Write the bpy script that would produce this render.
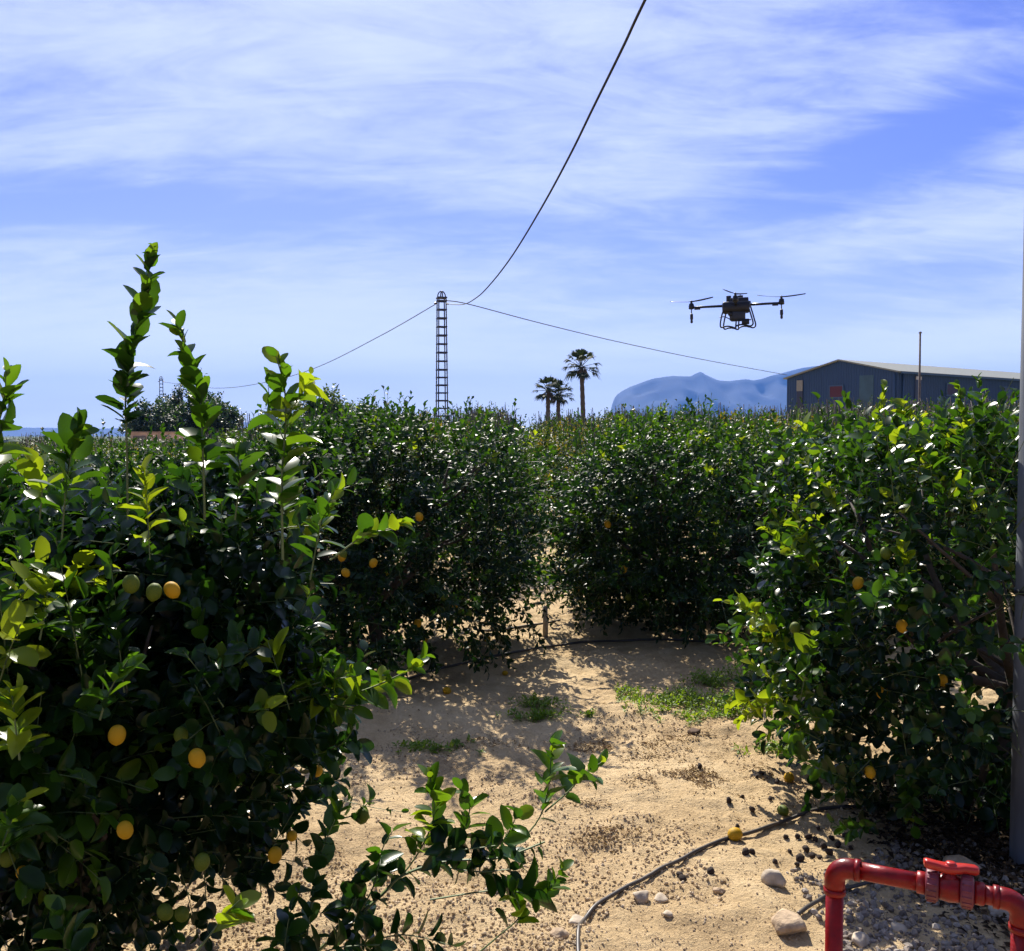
import bpy, bmesh, math, random
import numpy as np
from mathutils import Vector, Matrix

R = math.radians
for o in list(bpy.data.objects):
    bpy.data.objects.remove(o)
sc = bpy.context.scene
col = sc.collection

# ------------------------------------------------------------------ camera, sky, sun, exposure
W, H, F = 1024, 951, 950.0
HOR = 436.0
CAM = np.array([0.0, 0.0, 1.8])
PITCH = math.atan((H / 2 - HOR) / F)
cd = bpy.data.cameras.new('camera'); cam = bpy.data.objects.new('camera', cd); col.objects.link(cam)
cam.location = CAM; cam.rotation_euler = (math.pi / 2 - PITCH, 0, 0)
cd.sensor_width = 36; cd.sensor_fit = 'HORIZONTAL'; cd.lens = 36 * F / W
cd.clip_start = 0.05; cd.clip_end = 30000
sc.camera = cam
SUN_AZ, SUN_EL = R(-12), R(43)          # azimuth from +Y, negative = to the left
to_sun = Vector((math.sin(SUN_AZ) * math.cos(SUN_EL), math.cos(SUN_AZ) * math.cos(SUN_EL), math.sin(SUN_EL)))
sd = bpy.data.lights.new('sun', 'SUN'); sun = bpy.data.objects.new('sun', sd); col.objects.link(sun)
sd.energy = 5.0; sd.angle = R(0.5); sd.color = (1.0, 0.93, 0.82)
sun.rotation_euler = to_sun.to_track_quat('Z', 'Y').to_euler(); sun.location = (-5, 10, 20)

sc.view_settings.view_transform = 'Standard'; sc.view_settings.look = 'None'
sc.view_settings.gamma = 1; sc.view_settings.use_curve_mapping = False
sc.view_settings.exposure = 0.90
sc.cycles.max_bounces = 6; sc.cycles.diffuse_bounces = 2; sc.cycles.glossy_bounces = 2
sc.cycles.transmission_bounces = 4; sc.cycles.volume_bounces = 0; sc.cycles.transparent_max_bounces = 6
sc.cycles.use_denoising = True
sc.cycles.sample_clamp_indirect = 4.0

def N(nt, t, **kw):
    n = nt.nodes.new(t)
    for k, v in kw.items():
        if k.startswith('i_'):
            n.inputs[k[2:].replace('_', ' ')].default_value = v
        else:
            setattr(n, k, v)
    return n

world = bpy.data.worlds.new('World'); sc.world = world; world.use_nodes = True
nt = world.node_tree; nt.nodes.clear(); L = nt.links.new
out = N(nt, 'ShaderNodeOutputWorld'); bg = N(nt, 'ShaderNodeBackground'); bg.inputs['Strength'].default_value = 0.073
L(bg.outputs[0], out.inputs[0])
sky = N(nt, 'ShaderNodeTexSky', sky_type='NISHITA', sun_disc=False, sun_elevation=SUN_EL, sun_rotation=SUN_AZ,
        air_density=1.0, dust_density=0.6, ozone_density=2.5, altitude=50)
tc = N(nt, 'ShaderNodeTexCoord')
tint = N(nt, 'ShaderNodeMix', data_type='RGBA', blend_type='MULTIPLY'); tint.inputs[0].default_value = 1.0
tint.inputs[7].default_value = (0.55, 0.57, 1.12, 1)
L(sky.outputs[0], tint.inputs[6])
# cloud sheet: directions projected on a flat layer high above
sep = N(nt, 'ShaderNodeSeparateXYZ'); L(tc.outputs['Generated'], sep.inputs[0])
def M(op, a, b=None, clamp=False):
    m = N(nt, 'ShaderNodeMath', operation=op); m.use_clamp = clamp
    for i, v in enumerate((a, b)):
        if v is None: continue
        if isinstance(v, (int, float)): m.inputs[i].default_value = v
        else: L(v, m.inputs[i])
    return m.outputs[0]
zz = M('ADD', M('MAXIMUM', sep.outputs[2], 0.0), 0.20)
cu = M('DIVIDE', sep.outputs[0], zz); cv = M('DIVIDE', sep.outputs[1], zz)
comb = N(nt, 'ShaderNodeCombineXYZ'); L(cu, comb.inputs[0]); L(cv, comb.inputs[1])
def cloudnoise(scale, sx, sy, rot, det, seed, dist=0.0, rough=0.55):
    mp = N(nt, 'ShaderNodeMapping'); mp.inputs['Rotation'].default_value = (0, 0, R(rot))
    mp.inputs['Scale'].default_value = (sx, sy, 1); mp.inputs['Location'].default_value = (seed, seed * .7, 0)
    L(comb.outputs[0], mp.inputs[0])
    n = N(nt, 'ShaderNodeTexNoise'); n.inputs['Scale'].default_value = scale; n.inputs['Detail'].default_value = det
    n.inputs['Roughness'].default_value = rough; n.inputs['Distortion'].default_value = dist
    L(mp.outputs[0], n.inputs[0]); return n.outputs[0]
n1 = cloudnoise(1.0, 0.9, 1.6, -14, 7, 3.1, 0.5)
n2 = cloudnoise(3.2, 0.7, 1.9, -18, 10, 8.3, 0.9, 0.66)
n3 = cloudnoise(9.0, 0.8, 1.5, -10, 8, 1.7, 0.6, 0.6)
# broad patches (open blue / thick white) round fixed directions of the sky
def blob(px, py, rx, ry, rot=0.0):
    d = Vector(((px - 512) / F, math.cos(PITCH) - (py - H / 2) * -1 / F * 0, 0))
    u = (px - 512) / F; v = -(py - HOR) / F
    s = N(nt, 'ShaderNodeMapping'); c, sn = math.cos(R(rot)), math.sin(R(rot))
    uu = M('DIVIDE', sep.outputs[0], M('MAXIMUM', sep.outputs[1], 0.05)); vv = M('DIVIDE', sep.outputs[2], M('MAXIMUM', sep.outputs[1], 0.05))
    du = M('SUBTRACT', uu, u); dv = M('SUBTRACT', vv, v)
    a = M('DIVIDE', M('ADD', M('MULTIPLY', du, c), M('MULTIPLY', dv, sn)), rx / F)
    b = M('DIVIDE', M('SUBTRACT', M('MULTIPLY', dv, c), M('MULTIPLY', du, sn)), ry / F)
    r2 = M('ADD', M('MULTIPLY', a, a), M('MULTIPLY', b, b))
    nt.nodes.remove(s)
    return M('POWER', 2.718, M('MULTIPLY', r2, -1.0))
cov = M('ADD', M('MULTIPLY', M('SUBTRACT', n1, 0.5), 1.1), 0.62)
cov = M('ADD', cov, M('MULTIPLY', M('SUBTRACT', n2, 0.5), 1.35))
cov = M('ADD', cov, M('MULTIPLY', M('SUBTRACT', n3, 0.5), 0.6))
for (px, py, rx, ry, rot, w) in [
        (170, 218, 330, 34, -2, -.62), (560, 232, 170, 30, 6, -.22), (900, 150, 190, 34, 22, -.62), (40, 90, 160, 40, 8, -.2),
        (790, 300, 200, 60, 4, -.42), (1010, 10, 150, 40, 10, -.4), (560, 330, 260, 26, 0, .05), (820, 215, 90, 16, 14, -.1),
        (380, 40, 430, 80, 8, .12), (680, 150, 260, 50, 18, .18), (930, 340, 190, 22, 6, .55), (930, 235, 150, 22, 8, .3),
        (230, 330, 420, 75, 0, .34), (60, 150, 200, 30, 4, .22)]:
    cov = M('ADD', cov, M('MULTIPLY', blob(px, py, rx, ry, rot), w))
mr = N(nt, 'ShaderNodeMapRange', interpolation_type='SMOOTHSTEP'); mr.inputs[1].default_value = 0.05; mr.inputs[2].default_value = 1.2
L(cov, mr.inputs[0])
cfac = M('MULTIPLY', mr.outputs[0], 0.93)
mix = N(nt, 'ShaderNodeMix', data_type='RGBA'); L(cfac, mix.inputs[0]); L(tint.outputs[2], mix.inputs[6])
mix.inputs[7].default_value = (6.0, 6.8, 9.3, 1)
sd_ = N(nt, 'ShaderNodeVectorMath', operation='DOT_PRODUCT'); L(tc.outputs['Generated'], sd_.inputs[0]); sd_.inputs[1].default_value = to_sun
fw = N(nt, 'ShaderNodeMapRange', interpolation_type='SMOOTHSTEP'); fw.inputs[1].default_value = -.1; fw.inputs[2].default_value = .62; fw.inputs[3].default_value = .28; fw.inputs[4].default_value = 1.0; L(sd_.outputs['Value'], fw.inputs[0])
hv_ = M('DIVIDE', sep.outputs[2], 0.115)
hz_ = M('MULTIPLY', M('POWER', 2.718, M('MULTIPLY', M('MULTIPLY', hv_, hv_), -1.0)), M('ADD', M('MULTIPLY', n1, 0.5), 0.6))
low = N(nt, 'ShaderNodeMix', data_type='RGBA'); L(hz_, low.inputs[0]); L(mix.outputs[2], low.inputs[6]); low.inputs[7].default_value = (10.8, 11.6, 13.4, 1)
sc_ = N(nt, 'ShaderNodeVectorMath', operation='SCALE'); L(low.outputs[2], sc_.inputs[0]); L(fw.outputs[0], sc_.inputs['Scale'])
L(sc_.outputs[0], bg.inputs[0])

# ------------------------------------------------------------------ helpers
def pt(px, py, d):
    """world point seen at that place of the picture, d metres ahead (level distance)"""
    Fv = np.array([0, math.cos(PITCH), -math.sin(PITCH)]); U = np.array([0, math.sin(PITCH), math.cos(PITCH)])
    v = Fv + np.array([(px - 512) / F, 0, 0]) - (py - H / 2) / F * U
    return CAM + v * (d / v[1])
def gp(px, py, z=0.0):
    p = pt(px, py, 1.0); v = p - CAM
    return CAM + v * ((z - CAM[2]) / v[2])
def project(P):
    q = np.asarray(P) - CAM
    d = q[..., 1] * math.cos(PITCH) - q[..., 2] * math.sin(PITCH)
    u = q[..., 1] * math.sin(PITCH) + q[..., 2] * math.cos(PITCH)
    return 512 + F * q[..., 0] / d, H / 2 - F * u / d, d

def tag(o, label=None, cat=None, group=None, kind=None):
    if label: o['label'] = label
    if cat: o['category'] = cat
    if group: o['group'] = group
    if kind: o['kind'] = kind
    return o
def empty(name, loc, label=None, cat=None, group=None, rz=0):
    o = bpy.data.objects.new(name, None); col.objects.link(o); o.location = loc; o.rotation_euler = (0, 0, rz)
    o.empty_display_size = 0.1
    return tag(o, label, cat, group)
def link(name, me, parent=None, loc=None):
    o = bpy.data.objects.new(name, me); col.objects.link(o)
    if parent: o.parent = parent
    if loc is not None: o.location = loc
    return o
def norm(v):
    return v / np.maximum(np.linalg.norm(v, axis=-1, keepdims=True), 1e-9)

class Geo:
    """collects arrays of vertices and faces; one build() = one mesh"""
    def __init__(s): s.v = []; s.l = []; s.t = []; s.m = []; s.a = []; s.n = 0
    def add(s, verts, faces, mat=0, tone=0.0):
        verts = np.asarray(verts, float).reshape(-1, 3)
        s.v.append(verts); s.l.append(np.concatenate([np.asarray(f) for f in faces]) + s.n)
        s.t.append(np.array([len(f) for f in faces])); s.m.append(np.full(len(faces), mat)); s.a.append(np.full(len(verts), tone)); s.n += len(verts)
    def inst(s, tv, tf, P, X, Y, Z, mat=0, tone=0.0):
        P = np.asarray(P); n = len(P)
        if n == 0: return
        V = P[:, None, :] + tv[None, :, 0, None] * X[:, None, :] + tv[None, :, 1, None] * Y[:, None, :] + tv[None, :, 2, None] * Z[:, None, :]
        fl = np.concatenate([np.asarray(f) for f in tf]); ft = np.array([len(f) for f in tf])
        s.v.append(V.reshape(-1, 3)); s.l.append((fl[None, :] + (np.arange(n) * len(tv))[:, None]).ravel() + s.n)
        s.t.append(np.tile(ft, n)); s.m.append(np.full(n * len(tf), mat))
        s.a.append(np.repeat(np.broadcast_to(tone, (n,)), len(tv))); s.n += n * len(tv)
    def build(s, name, mats, smooth=True, parent=None, loc=None):
        me = bpy.data.meshes.new(name)
        v = np.concatenate(s.v); l = np.concatenate(s.l); t = np.concatenate(s.t); m = np.concatenate(s.m); a = np.concatenate(s.a)
        me.vertices.add(len(v)); me.vertices.foreach_set('co', v.astype(np.float32).ravel())
        me.loops.add(len(l)); me.loops.foreach_set('vertex_index', l.astype(np.int32))
        me.polygons.add(len(t)); st = np.concatenate([[0], np.cumsum(t)[:-1]])
        me.polygons.foreach_set('loop_start', st.astype(np.int32))
        me.polygons.foreach_set('material_index', m.astype(np.int32))
        me.polygons.foreach_set('use_smooth', np.full(len(t), smooth))
        at = me.attributes.new('tone', 'FLOAT', 'POINT'); at.data.foreach_set('value', a.astype(np.float32))
        me.update(calc_edges=True); me.validate()
        for mm in (mats if isinstance(mats, (list, tuple)) else [mats]): me.materials.append(mm)
        return link(name, me, parent, loc)
    # simple solids
    def box(s, c, h, rot=None, mat=0, tone=0.0, bev=0.0):
        b = bmesh.new(); bmesh.ops.create_cube(b, size=1)
        bmesh.ops.scale(b, vec=(2 * h[0], 2 * h[1], 2 * h[2]), verts=b.verts)
        if bev: bmesh.ops.bevel(b, geom=b.edges[:] + b.verts[:], offset=bev, segments=2, profile=.5, affect='EDGES')
        if rot is not None: bmesh.ops.transform(b, matrix=rot.to_4x4(), verts=b.verts)
        bmesh.ops.translate(b, vec=c, verts=b.verts); s.bm(b, mat, tone)
    def bm(s, b, mat=0, tone=0.0):
        b.verts.index_update()
        s.add([list(v.co) for v in b.verts], [[v.index for v in f.verts] for f in b.faces], mat, tone); b.free()
    def tube(s, pts, rad, n=8, mat=0, tone=0.0, cap=True):
        pts = np.asarray(pts, float); k = len(pts); rad = np.broadcast_to(rad, (k,))
        T = np.gradient(pts, axis=0); T = norm(T)
        a = np.array([0, 0, 1.0]) if abs(T[0][2]) < .9 else np.array([1.0, 0, 0])
        u = norm(np.cross(T[0], a)); V = []
        for i in range(k):
            u = norm(u - T[i] * np.dot(u, T[i])); w = np.cross(T[i], u)
            ang = np.arange(n) * 2 * math.pi / n
            V.append(pts[i] + rad[i] * (np.cos(ang)[:, None] * u + np.sin(ang)[:, None] * w))
        fs = []
        for i in range(k - 1):
            for j in range(n):
                fs.append([i * n + j, i * n + (j + 1) % n, (i + 1) * n + (j + 1) % n, (i + 1) * n + j])
        if cap: fs.append(list(range(n))[::-1]); fs.append([(k - 1) * n + j for j in range(n)])
        s.add(np.concatenate(V), fs, mat, tone)
    def lathe(s, prof, n=20, mat=0, tone=0.0, axis=None, origin=(0, 0, 0)):
        """profile of (radius, height); axis = direction of the height"""
        ax = Vector(axis or (0, 0, 1)).normalized(); q = ax.to_track_quat('Z', 'Y').to_matrix()
        V = []; fs = []
        for (r, h) in prof:
            for j in range(n):
                a = 2 * math.pi * j / n; V.append(list(q @ Vector((r * math.cos(a), r * math.sin(a), h)) + Vector(origin)))
        for i in range(len(prof) - 1):
            for j in range(n):
                fs.append([i * n + j, i * n + (j + 1) % n, (i + 1) * n + (j + 1) % n, (i + 1) * n + j])
        fs.append(list(range(n))[::-1]); fs.append([(len(prof) - 1) * n + j for j in range(n)])
        s.add(V, fs, mat, tone)

def smooth_path(P, sub=8):
    P = np.asarray(P, float); out = []
    for i in range(len(P) - 1):
        p0 = P[max(i - 1, 0)]; p1 = P[i]; p2 = P[i + 1]; p3 = P[min(i + 2, len(P) - 1)]
        for t in np.linspace(0, 1, sub, endpoint=False):
            out.append(.5 * ((2 * p1) + (-p0 + p2) * t + (2 * p0 - 5 * p1 + 4 * p2 - p3) * t * t + (-p0 + 3 * p1 - 3 * p2 + p3) * t ** 3))
    out.append(P[-1]); return np.array(out)

def h2(ix, iy, s):
    v = np.sin(ix * 127.1 + iy * 311.7 + s * 74.7) * 43758.5453
    return v - np.floor(v)
def vn(x, y, s=0):
    ix = np.floor(x); iy = np.floor(y); fx = x - ix; fy = y - iy
    fx = fx * fx * (3 - 2 * fx); fy = fy * fy * (3 - 2 * fy)
    return ((h2(ix, iy, s) * (1 - fx) + h2(ix + 1, iy, s) * fx) * (1 - fy) + (h2(ix, iy + 1, s) * (1 - fx) + h2(ix + 1, iy + 1, s) * fx) * fy) * 2 - 1
def ground_h(x, y):
    x = np.asarray(x, float); y = np.asarray(y, float)
    xr = x * .8 + y * .6; yr = -x * .6 + y * .8
    near = np.clip(1 - (np.hypot(x, y) - 12) / 10, 0, 1)
    z = .04 * vn(xr * .7, yr * .7, 1) + .026 * vn(xr * 2.3, yr * 3.1, 2) + .014 * vn(xr * 6.1, yr * 5.3, 3)
    z = z + .011 * vn(xr * 14, yr * 13, 4) + .007 * np.abs(vn(xr * 31, yr * 29, 5)) + .0045 * vn(xr * 60, yr * 57, 6)
    if x.size > 1000 or True:
        gx, gy = x * 3.1, y * 2.7      # shallow irregular pits from feet and fallen fruit
        for sd in (21, 22):
            ix = np.floor(gx + sd * .37); iy = np.floor(gy + sd * .61); cx = ix + .25 + .5 * h2(ix, iy, sd); cy = iy + .25 + .5 * h2(ix, iy, sd + 5)
            d2 = ((gx + sd * .37 - cx) / (.16 + .14 * h2(ix, iy, sd + 7))) ** 2 + ((gy + sd * .61 - cy) / (.22 + .12 * h2(ix, iy, sd + 9))) ** 2
            z = z - .016 * np.exp(-d2) * (h2(ix, iy, sd + 3) > .35)
    return z * near

# ------------------------------------------------------------------ materials
def newmat(name):
    m = bpy.data.materials.new(name); m.use_nodes = True; t = m.node_tree
    b = t.nodes['Principled BSDF']; return m, t, b
def simple(name, c, rough=.6, metal=0, var=.25, scale=20, bump=0.0, spec=.5, c2=None, detail=5):
    m, t, b = newmat(name)
    tcn = N(t, 'ShaderNodeTexCoord'); n = N(t, 'ShaderNodeTexNoise'); n.inputs['Scale'].default_value = scale; n.inputs['Detail'].default_value = detail
    t.links.new(tcn.outputs['Object'], n.inputs[0])
    r = N(t, 'ShaderNodeValToRGB'); r.color_ramp.elements[0].position = .3; r.color_ramp.elements[1].position = .7
    lo = tuple(v * (1 - var) for v in c) if c2 is None else c2
    r.color_ramp.elements[0].color = (*lo, 1); r.color_ramp.elements[1].color = (*[min(v * (1 + var), 1) for v in c], 1)
    t.links.new(n.outputs[0], r.inputs[0]); t.links.new(r.outputs[0], b.inputs['Base Color'])
    b.inputs['Roughness'].default_value = rough; b.inputs['Metallic'].default_value = metal; b.inputs['Specular IOR Level'].default_value = spec
    if bump:
        bp = N(t, 'ShaderNodeBump'); bp.inputs['Strength'].default_value = bump; bp.inputs['Distance'].default_value = .02
        t.links.new(n.outputs[0], bp.inputs['Height']); t.links.new(bp.outputs[0], b.inputs['Normal'])
    return m
def leaf_mat(name, cols, trans=.35, rough=.32, spec=.5):
    """colour by the leaf's own age (attribute 'tone')"""
    m, t, b = newmat(name); LL = t.links.new
    at = N(t, 'ShaderNodeAttribute'); at.attribute_name = 'tone'
    r = N(t, 'ShaderNodeValToRGB'); e = r.color_ramp.elements
    e[0].position = cols[0][0]; e[0].color = (*cols[0][1], 1); e[1].position = cols[-1][0]; e[1].color = (*cols[-1][1], 1)
    for p, c in cols[1:-1]:
        x = e.new(p); x.color = (*c, 1)
    LL(at.outputs['Fac'], r.inputs[0])
    tcn = N(t, 'ShaderNodeTexCoord'); n = N(t, 'ShaderNodeTexNoise'); n.inputs['Scale'].default_value = 9
    LL(tcn.outputs['Object'], n.inputs[0])
    hv = N(t, 'ShaderNodeHueSaturation'); LL(r.outputs[0], hv.inputs['Color'])
    mrn = N(t, 'ShaderNodeMapRange'); mrn.inputs[1].default_value = .3; mrn.inputs[2].default_value = .7; mrn.inputs[3].default_value = .8; mrn.inputs[4].default_value = 1.2
    LL(n.outputs[0], mrn.inputs[0]); LL(mrn.outputs[0], hv.inputs['Value'])
    LL(hv.outputs[0], b.inputs['Base Color']); b.inputs['Roughness'].default_value = rough; b.inputs['Specular IOR Level'].default_value = spec
    tr = N(t, 'ShaderNodeBsdfTranslucent')
    gm = N(t, 'ShaderNodeMix', data_type='RGBA', blend_type='MULTIPLY'); gm.inputs[0].default_value = 1; gm.inputs[7].default_value = (1.6, 1.5, .5, 1)
    LL(hv.outputs[0], gm.inputs[6]); LL(gm.outputs[2], tr.inputs[0])
    mx = N(t, 'ShaderNodeMixShader'); LL(b.outputs[0], mx.inputs[1]); LL(tr.outputs[0], mx.inputs[2])
    f = N(t, 'ShaderNodeMapRange'); f.inputs[3].default_value = trans * .5; f.inputs[4].default_value = trans * 1.5
    LL(at.outputs['Fac'], f.inputs[0]); LL(f.outputs[0], mx.inputs[0])
    LL(mx.outputs[0], t.nodes['Material Output'].inputs[0]); return m

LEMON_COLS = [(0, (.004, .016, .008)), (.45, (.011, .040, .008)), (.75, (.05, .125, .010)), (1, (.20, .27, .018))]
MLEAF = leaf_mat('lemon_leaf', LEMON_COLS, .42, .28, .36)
MLEAF_MID = leaf_mat('lemon_leaf_dusty', LEMON_COLS, .40, .42, .27)
MLEAF_FAR = leaf_mat('orchard_leaf', [(0, (.006, .022, .011)), (.5, (.016, .048, .012)), (.8, (.06, .10, .016)), (1, (.17, .13, .03))], .34, .48, .22)
MSTEM = simple('green_twig', (.10, .14, .05), .6)
MBARK = simple('citrus_bark', (.07, .055, .045), .85, bump=.5, scale=30)
MTWIG = simple('bare_twig', (.07, .055, .045), .8)
MTREE = leaf_mat('tree_leaf', [(0, (.012, .03, .016)), (.6, (.03, .07, .025)), (1, (.08, .12, .04))], .25, .5)
MPALM = leaf_mat('palm_leaf', [(0, (.010, .022, .012)), (1, (.04, .065, .025))], .15, .7, .15)
MLEM_Y = simple('lemon_peel_yellow', (.50, .28, .008), .6, spec=.25, var=.12, scale=40, bump=.15)
MLEM_G = simple('lemon_peel_green', (.11, .13, .007), .6, spec=.25, c2=(.055, .10, .012), scale=14, bump=.15)

def ground_mat():
    m, t, b = newmat('sandy_soil'); LL = t.links.new
    g = N(t, 'ShaderNodeNewGeometry')
    def noise(s, d=6, ro=.6):
        n = N(t, 'ShaderNodeTexNoise'); n.inputs['Scale'].default_value = s; n.inputs['Detail'].default_value = d; n.inputs['Roughness'].default_value = ro
        LL(g.outputs['Position'], n.inputs[0]); return n.outputs[0]
    a = noise(1.1, 7); bb = noise(9, 8, .7); c = noise(70, 6, .7)
    r = N(t, 'ShaderNodeValToRGB'); e = r.color_ramp.elements
    e[0].position = .34; e[0].color = (.26, .17, .085, 1); e[1].position = .62; e[1].color = (.72, .55, .32, 1)
    x = e.new(.47); x.color = (.54, .39, .21, 1)
    def MM(op, p, q):
        k = N(t, 'ShaderNodeMath', operation=op)
        for i, v in enumerate((p, q)):
            if isinstance(v, (int, float)): k.inputs[i].default_value = v
            else: LL(v, k.inputs[i])
        return k.outputs[0]
    s = MM('ADD', MM('MULTIPLY', a, .45), MM('ADD', MM('MULTIPLY', bb, .33), MM('MULTIPLY', c, .22)))
    LL(s, r.inputs[0])
    # crumbs of darker organic matter
    v = N(t, 'ShaderNodeTexVoronoi'); v.inputs['Scale'].default_value = 42; LL(g.outputs['Position'], v.inputs[0])
    m1 = N(t, 'ShaderNodeMapRange'); m1.inputs[1].default_value = .16; m1.inputs[2].default_value = .26; m1.inputs[3].default_value = 1; m1.inputs[4].default_value = 0
    LL(v.outputs['Distance'], m1.inputs[0])
    m2 = N(t, 'ShaderNodeMapRange'); m2.inputs[1].default_value = .50; m2.inputs[2].default_value = .60; LL(noise(3.3, 5), m2.inputs[0])
    k = MM('MULTIPLY', MM('MULTIPLY', m1.outputs[0], m2.outputs[0]), .55)
    mx = N(t, 'ShaderNodeMix', data_type='RGBA'); LL(k, mx.inputs[0]); LL(r.outputs[0], mx.inputs[6]); mx.inputs[7].default_value = (.13, .085, .05, 1)
    # far fields are covered with low green
    ln = N(t, 'ShaderNodeVectorMath', operation='LENGTH'); LL(g.outputs['Position'], ln.inputs[0])
    m3 = N(t, 'ShaderNodeMapRange'); m3.inputs[1].default_value = 70; m3.inputs[2].default_value = 140; LL(ln.outputs['Value'], m3.inputs[0])
    mx2 = N(t, 'ShaderNodeMix', data_type='RGBA'); LL(m3.outputs[0], mx2.inputs[0]); LL(mx.outputs[2], mx2.inputs[6]); mx2.inputs[7].default_value = (.07, .10, .05, 1)
    LL(mx2.outputs[2], b.inputs['Base Color']); b.inputs['Roughness'].default_value = .95; b.inputs['Specular IOR Level'].default_value = .2
    bp = N(t, 'ShaderNodeBump'); bp.inputs['Strength'].default_value = 1.0; bp.inputs['Distance'].default_value = .03
    LL(MM('ADD', bb, MM('MULTIPLY', c, .6)), bp.inputs['Height']); LL(bp.outputs[0], b.inputs['Normal'])
    return m
MSAND = ground_mat()
MCLOD = leaf_mat('soil_crumb', [(0, (.26, .18, .10)), (.5, (.46, .34, .20)), (1, (.56, .45, .31))], 0.0, .95, .15)

# ------------------------------------------------------------------ ground
def axis(lo, hi, fine, far):
    a = np.arange(lo, hi, fine); out = [a]
    st = fine; p = hi; up = []
    while p < far: up.append(p); st *= 1.22; p += st
    up.append(far); st = fine; p = lo - fine; dn = []
    while p > -far: dn.append(p); st *= 1.22; p -= st
    dn.append(-far)
    return np.concatenate([np.array(dn)[::-1], a, np.array(up)])
xs = axis(-1.6, 3.4, .016, 10200); ys = axis(2.9, 9.6, .018, 10200)
X, Y = np.meshgrid(xs, ys, indexing='ij'); Z = ground_h(X, Y)
nx, ny = X.shape
idx = np.arange(nx * ny).reshape(nx, ny)
q = np.stack([idx[:-1, :-1], idx[1:, :-1], idx[1:, 1:], idx[:-1, 1:]], -1).reshape(-1, 4)
g = Geo(); g.v.append(np.stack([X, Y, Z], -1).reshape(-1, 3)); g.l.append(q.ravel()); g.t.append(np.full(len(q), 4)); g.m.append(np.zeros(len(q), int)); g.a.append(np.zeros(nx * ny)); g.n = nx * ny
tag(g.build('ground', MSAND), kind='structure')

# ------------------------------------------------------------------ mountain and hills
MROCK = simple('mountain_rock', (.05, .075, .13), .95, scale=.004, var=.3)  # bluish base: part of the distance haze is put into the rock colour
def ridge(name, prof, dist, depth, mat, seed, rough=.05, nd=26):
    px = np.array([p[0] for p in prof]); py = np.array([p[1] for p in prof])
    pp = np.arange(px[0], px[-1] + .1, max(1.0, (px[-1] - px[0]) / 260)); hh = (HOR + 2 - np.interp(pp, px, py)) / F * dist
    Xc = (pp - 512) / F * dist; t = np.linspace(-1, 1, nd)
    V = np.zeros((len(pp), nd, 3))
    for j, tt in enumerate(t):
        bell = max(0, 1 - abs(tt)) ** .75
        nz = vn(Xc / 130 + seed, np.full(len(pp), tt * 4.0), seed) * .6 + vn(Xc / 90 + seed, np.full(len(pp), tt * 9.0), seed + 2) * .4
        V[:, j, 0] = Xc; V[:, j, 1] = dist + tt * depth + nz * depth * .06
        V[:, j, 2] = np.maximum(hh * bell * (1 - rough * 3.2 * np.abs(nz) * min(1, abs(tt) * 4) * (abs(tt) > .05)), 0) - 1
    i = np.arange(len(pp) * nd).reshape(len(pp), nd)
    q = np.stack([i[:-1, :-1], i[1:, :-1], i[1:, 1:], i[:-1, 1:]], -1).reshape(-1, 4)
    g = Geo(); g.add(V.reshape(-1, 3), list(q)); o = g.build(name, mat)
    return tag(o, kind='structure')
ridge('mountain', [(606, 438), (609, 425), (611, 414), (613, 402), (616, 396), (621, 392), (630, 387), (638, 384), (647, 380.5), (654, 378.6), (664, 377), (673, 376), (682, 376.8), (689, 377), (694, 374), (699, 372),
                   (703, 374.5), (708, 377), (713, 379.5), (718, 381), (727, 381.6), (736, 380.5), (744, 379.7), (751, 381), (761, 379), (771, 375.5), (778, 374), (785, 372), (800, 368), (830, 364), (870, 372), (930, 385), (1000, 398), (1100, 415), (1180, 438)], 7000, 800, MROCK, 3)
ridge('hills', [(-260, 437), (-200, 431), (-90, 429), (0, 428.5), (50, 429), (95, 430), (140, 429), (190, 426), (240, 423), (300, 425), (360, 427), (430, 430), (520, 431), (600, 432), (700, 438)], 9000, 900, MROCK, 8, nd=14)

# ------------------------------------------------------------------ foliage machinery
def leaf_template(detail, curl=.12, fold=.22, wid=.25, wave=0.0):
    if detail == 2:
        ts = [0.10, .24, .5, .76, .92, 1.0]; ws = [.02, .76, 1, .84, .45, 0.0]
        v = [(0, 0, 0)]; 
        rows = []
        for t, w in zip(ts, ws):
            z = -curl * (t * t) + .02; w = w * wid
            if w == 0: rows.append([len(v)]); v.append((0, t, z)); continue
            rows.append([len(v), len(v) + 1, len(v) + 2])
            v += [(-w, t, z + fold * w + wave * math.sin(t * 9)), (0, t, z), (w, t, z + fold * w - wave * math.sin(t * 9))]
        f = [[0, rows[0][0], rows[0][1]], [0, rows[0][1], rows[0][2]]]
        for a, b in zip(rows[:-1], rows[1:]):
            if len(b) == 3: f += [[a[0], b[0], b[1], a[1]], [a[1], b[1], b[2], a[2]]]
            else: f += [[a[0], b[0], a[1]], [a[1], b[0], a[2]]]
        return np.array(v, float), f
    if detail == 1:
        w = wid
        v = [(0, 0, 0), (-w, .52, fold * w), (0, .5, -.02), (w, .52, fold * w), (0, 1, -curl)]
        return np.array(v, float), [[0, 2, 1], [0, 3, 2], [1, 2, 4], [2, 3, 4]]
    w = wid * 1.1
    return np.array([(0, 0, 0), (-w, .5, 0.03), (0, 1, -curl), (w, .5, 0.03)], float), [[0, 3, 2, 1]]
PRISM = (np.array([(math.cos(a), t, math.sin(a)) for t in (0, 1) for a in (0, 2.094, 4.189)]), [[0, 1, 4, 3], [1, 2, 5, 4], [2, 0, 3, 5]])

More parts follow.
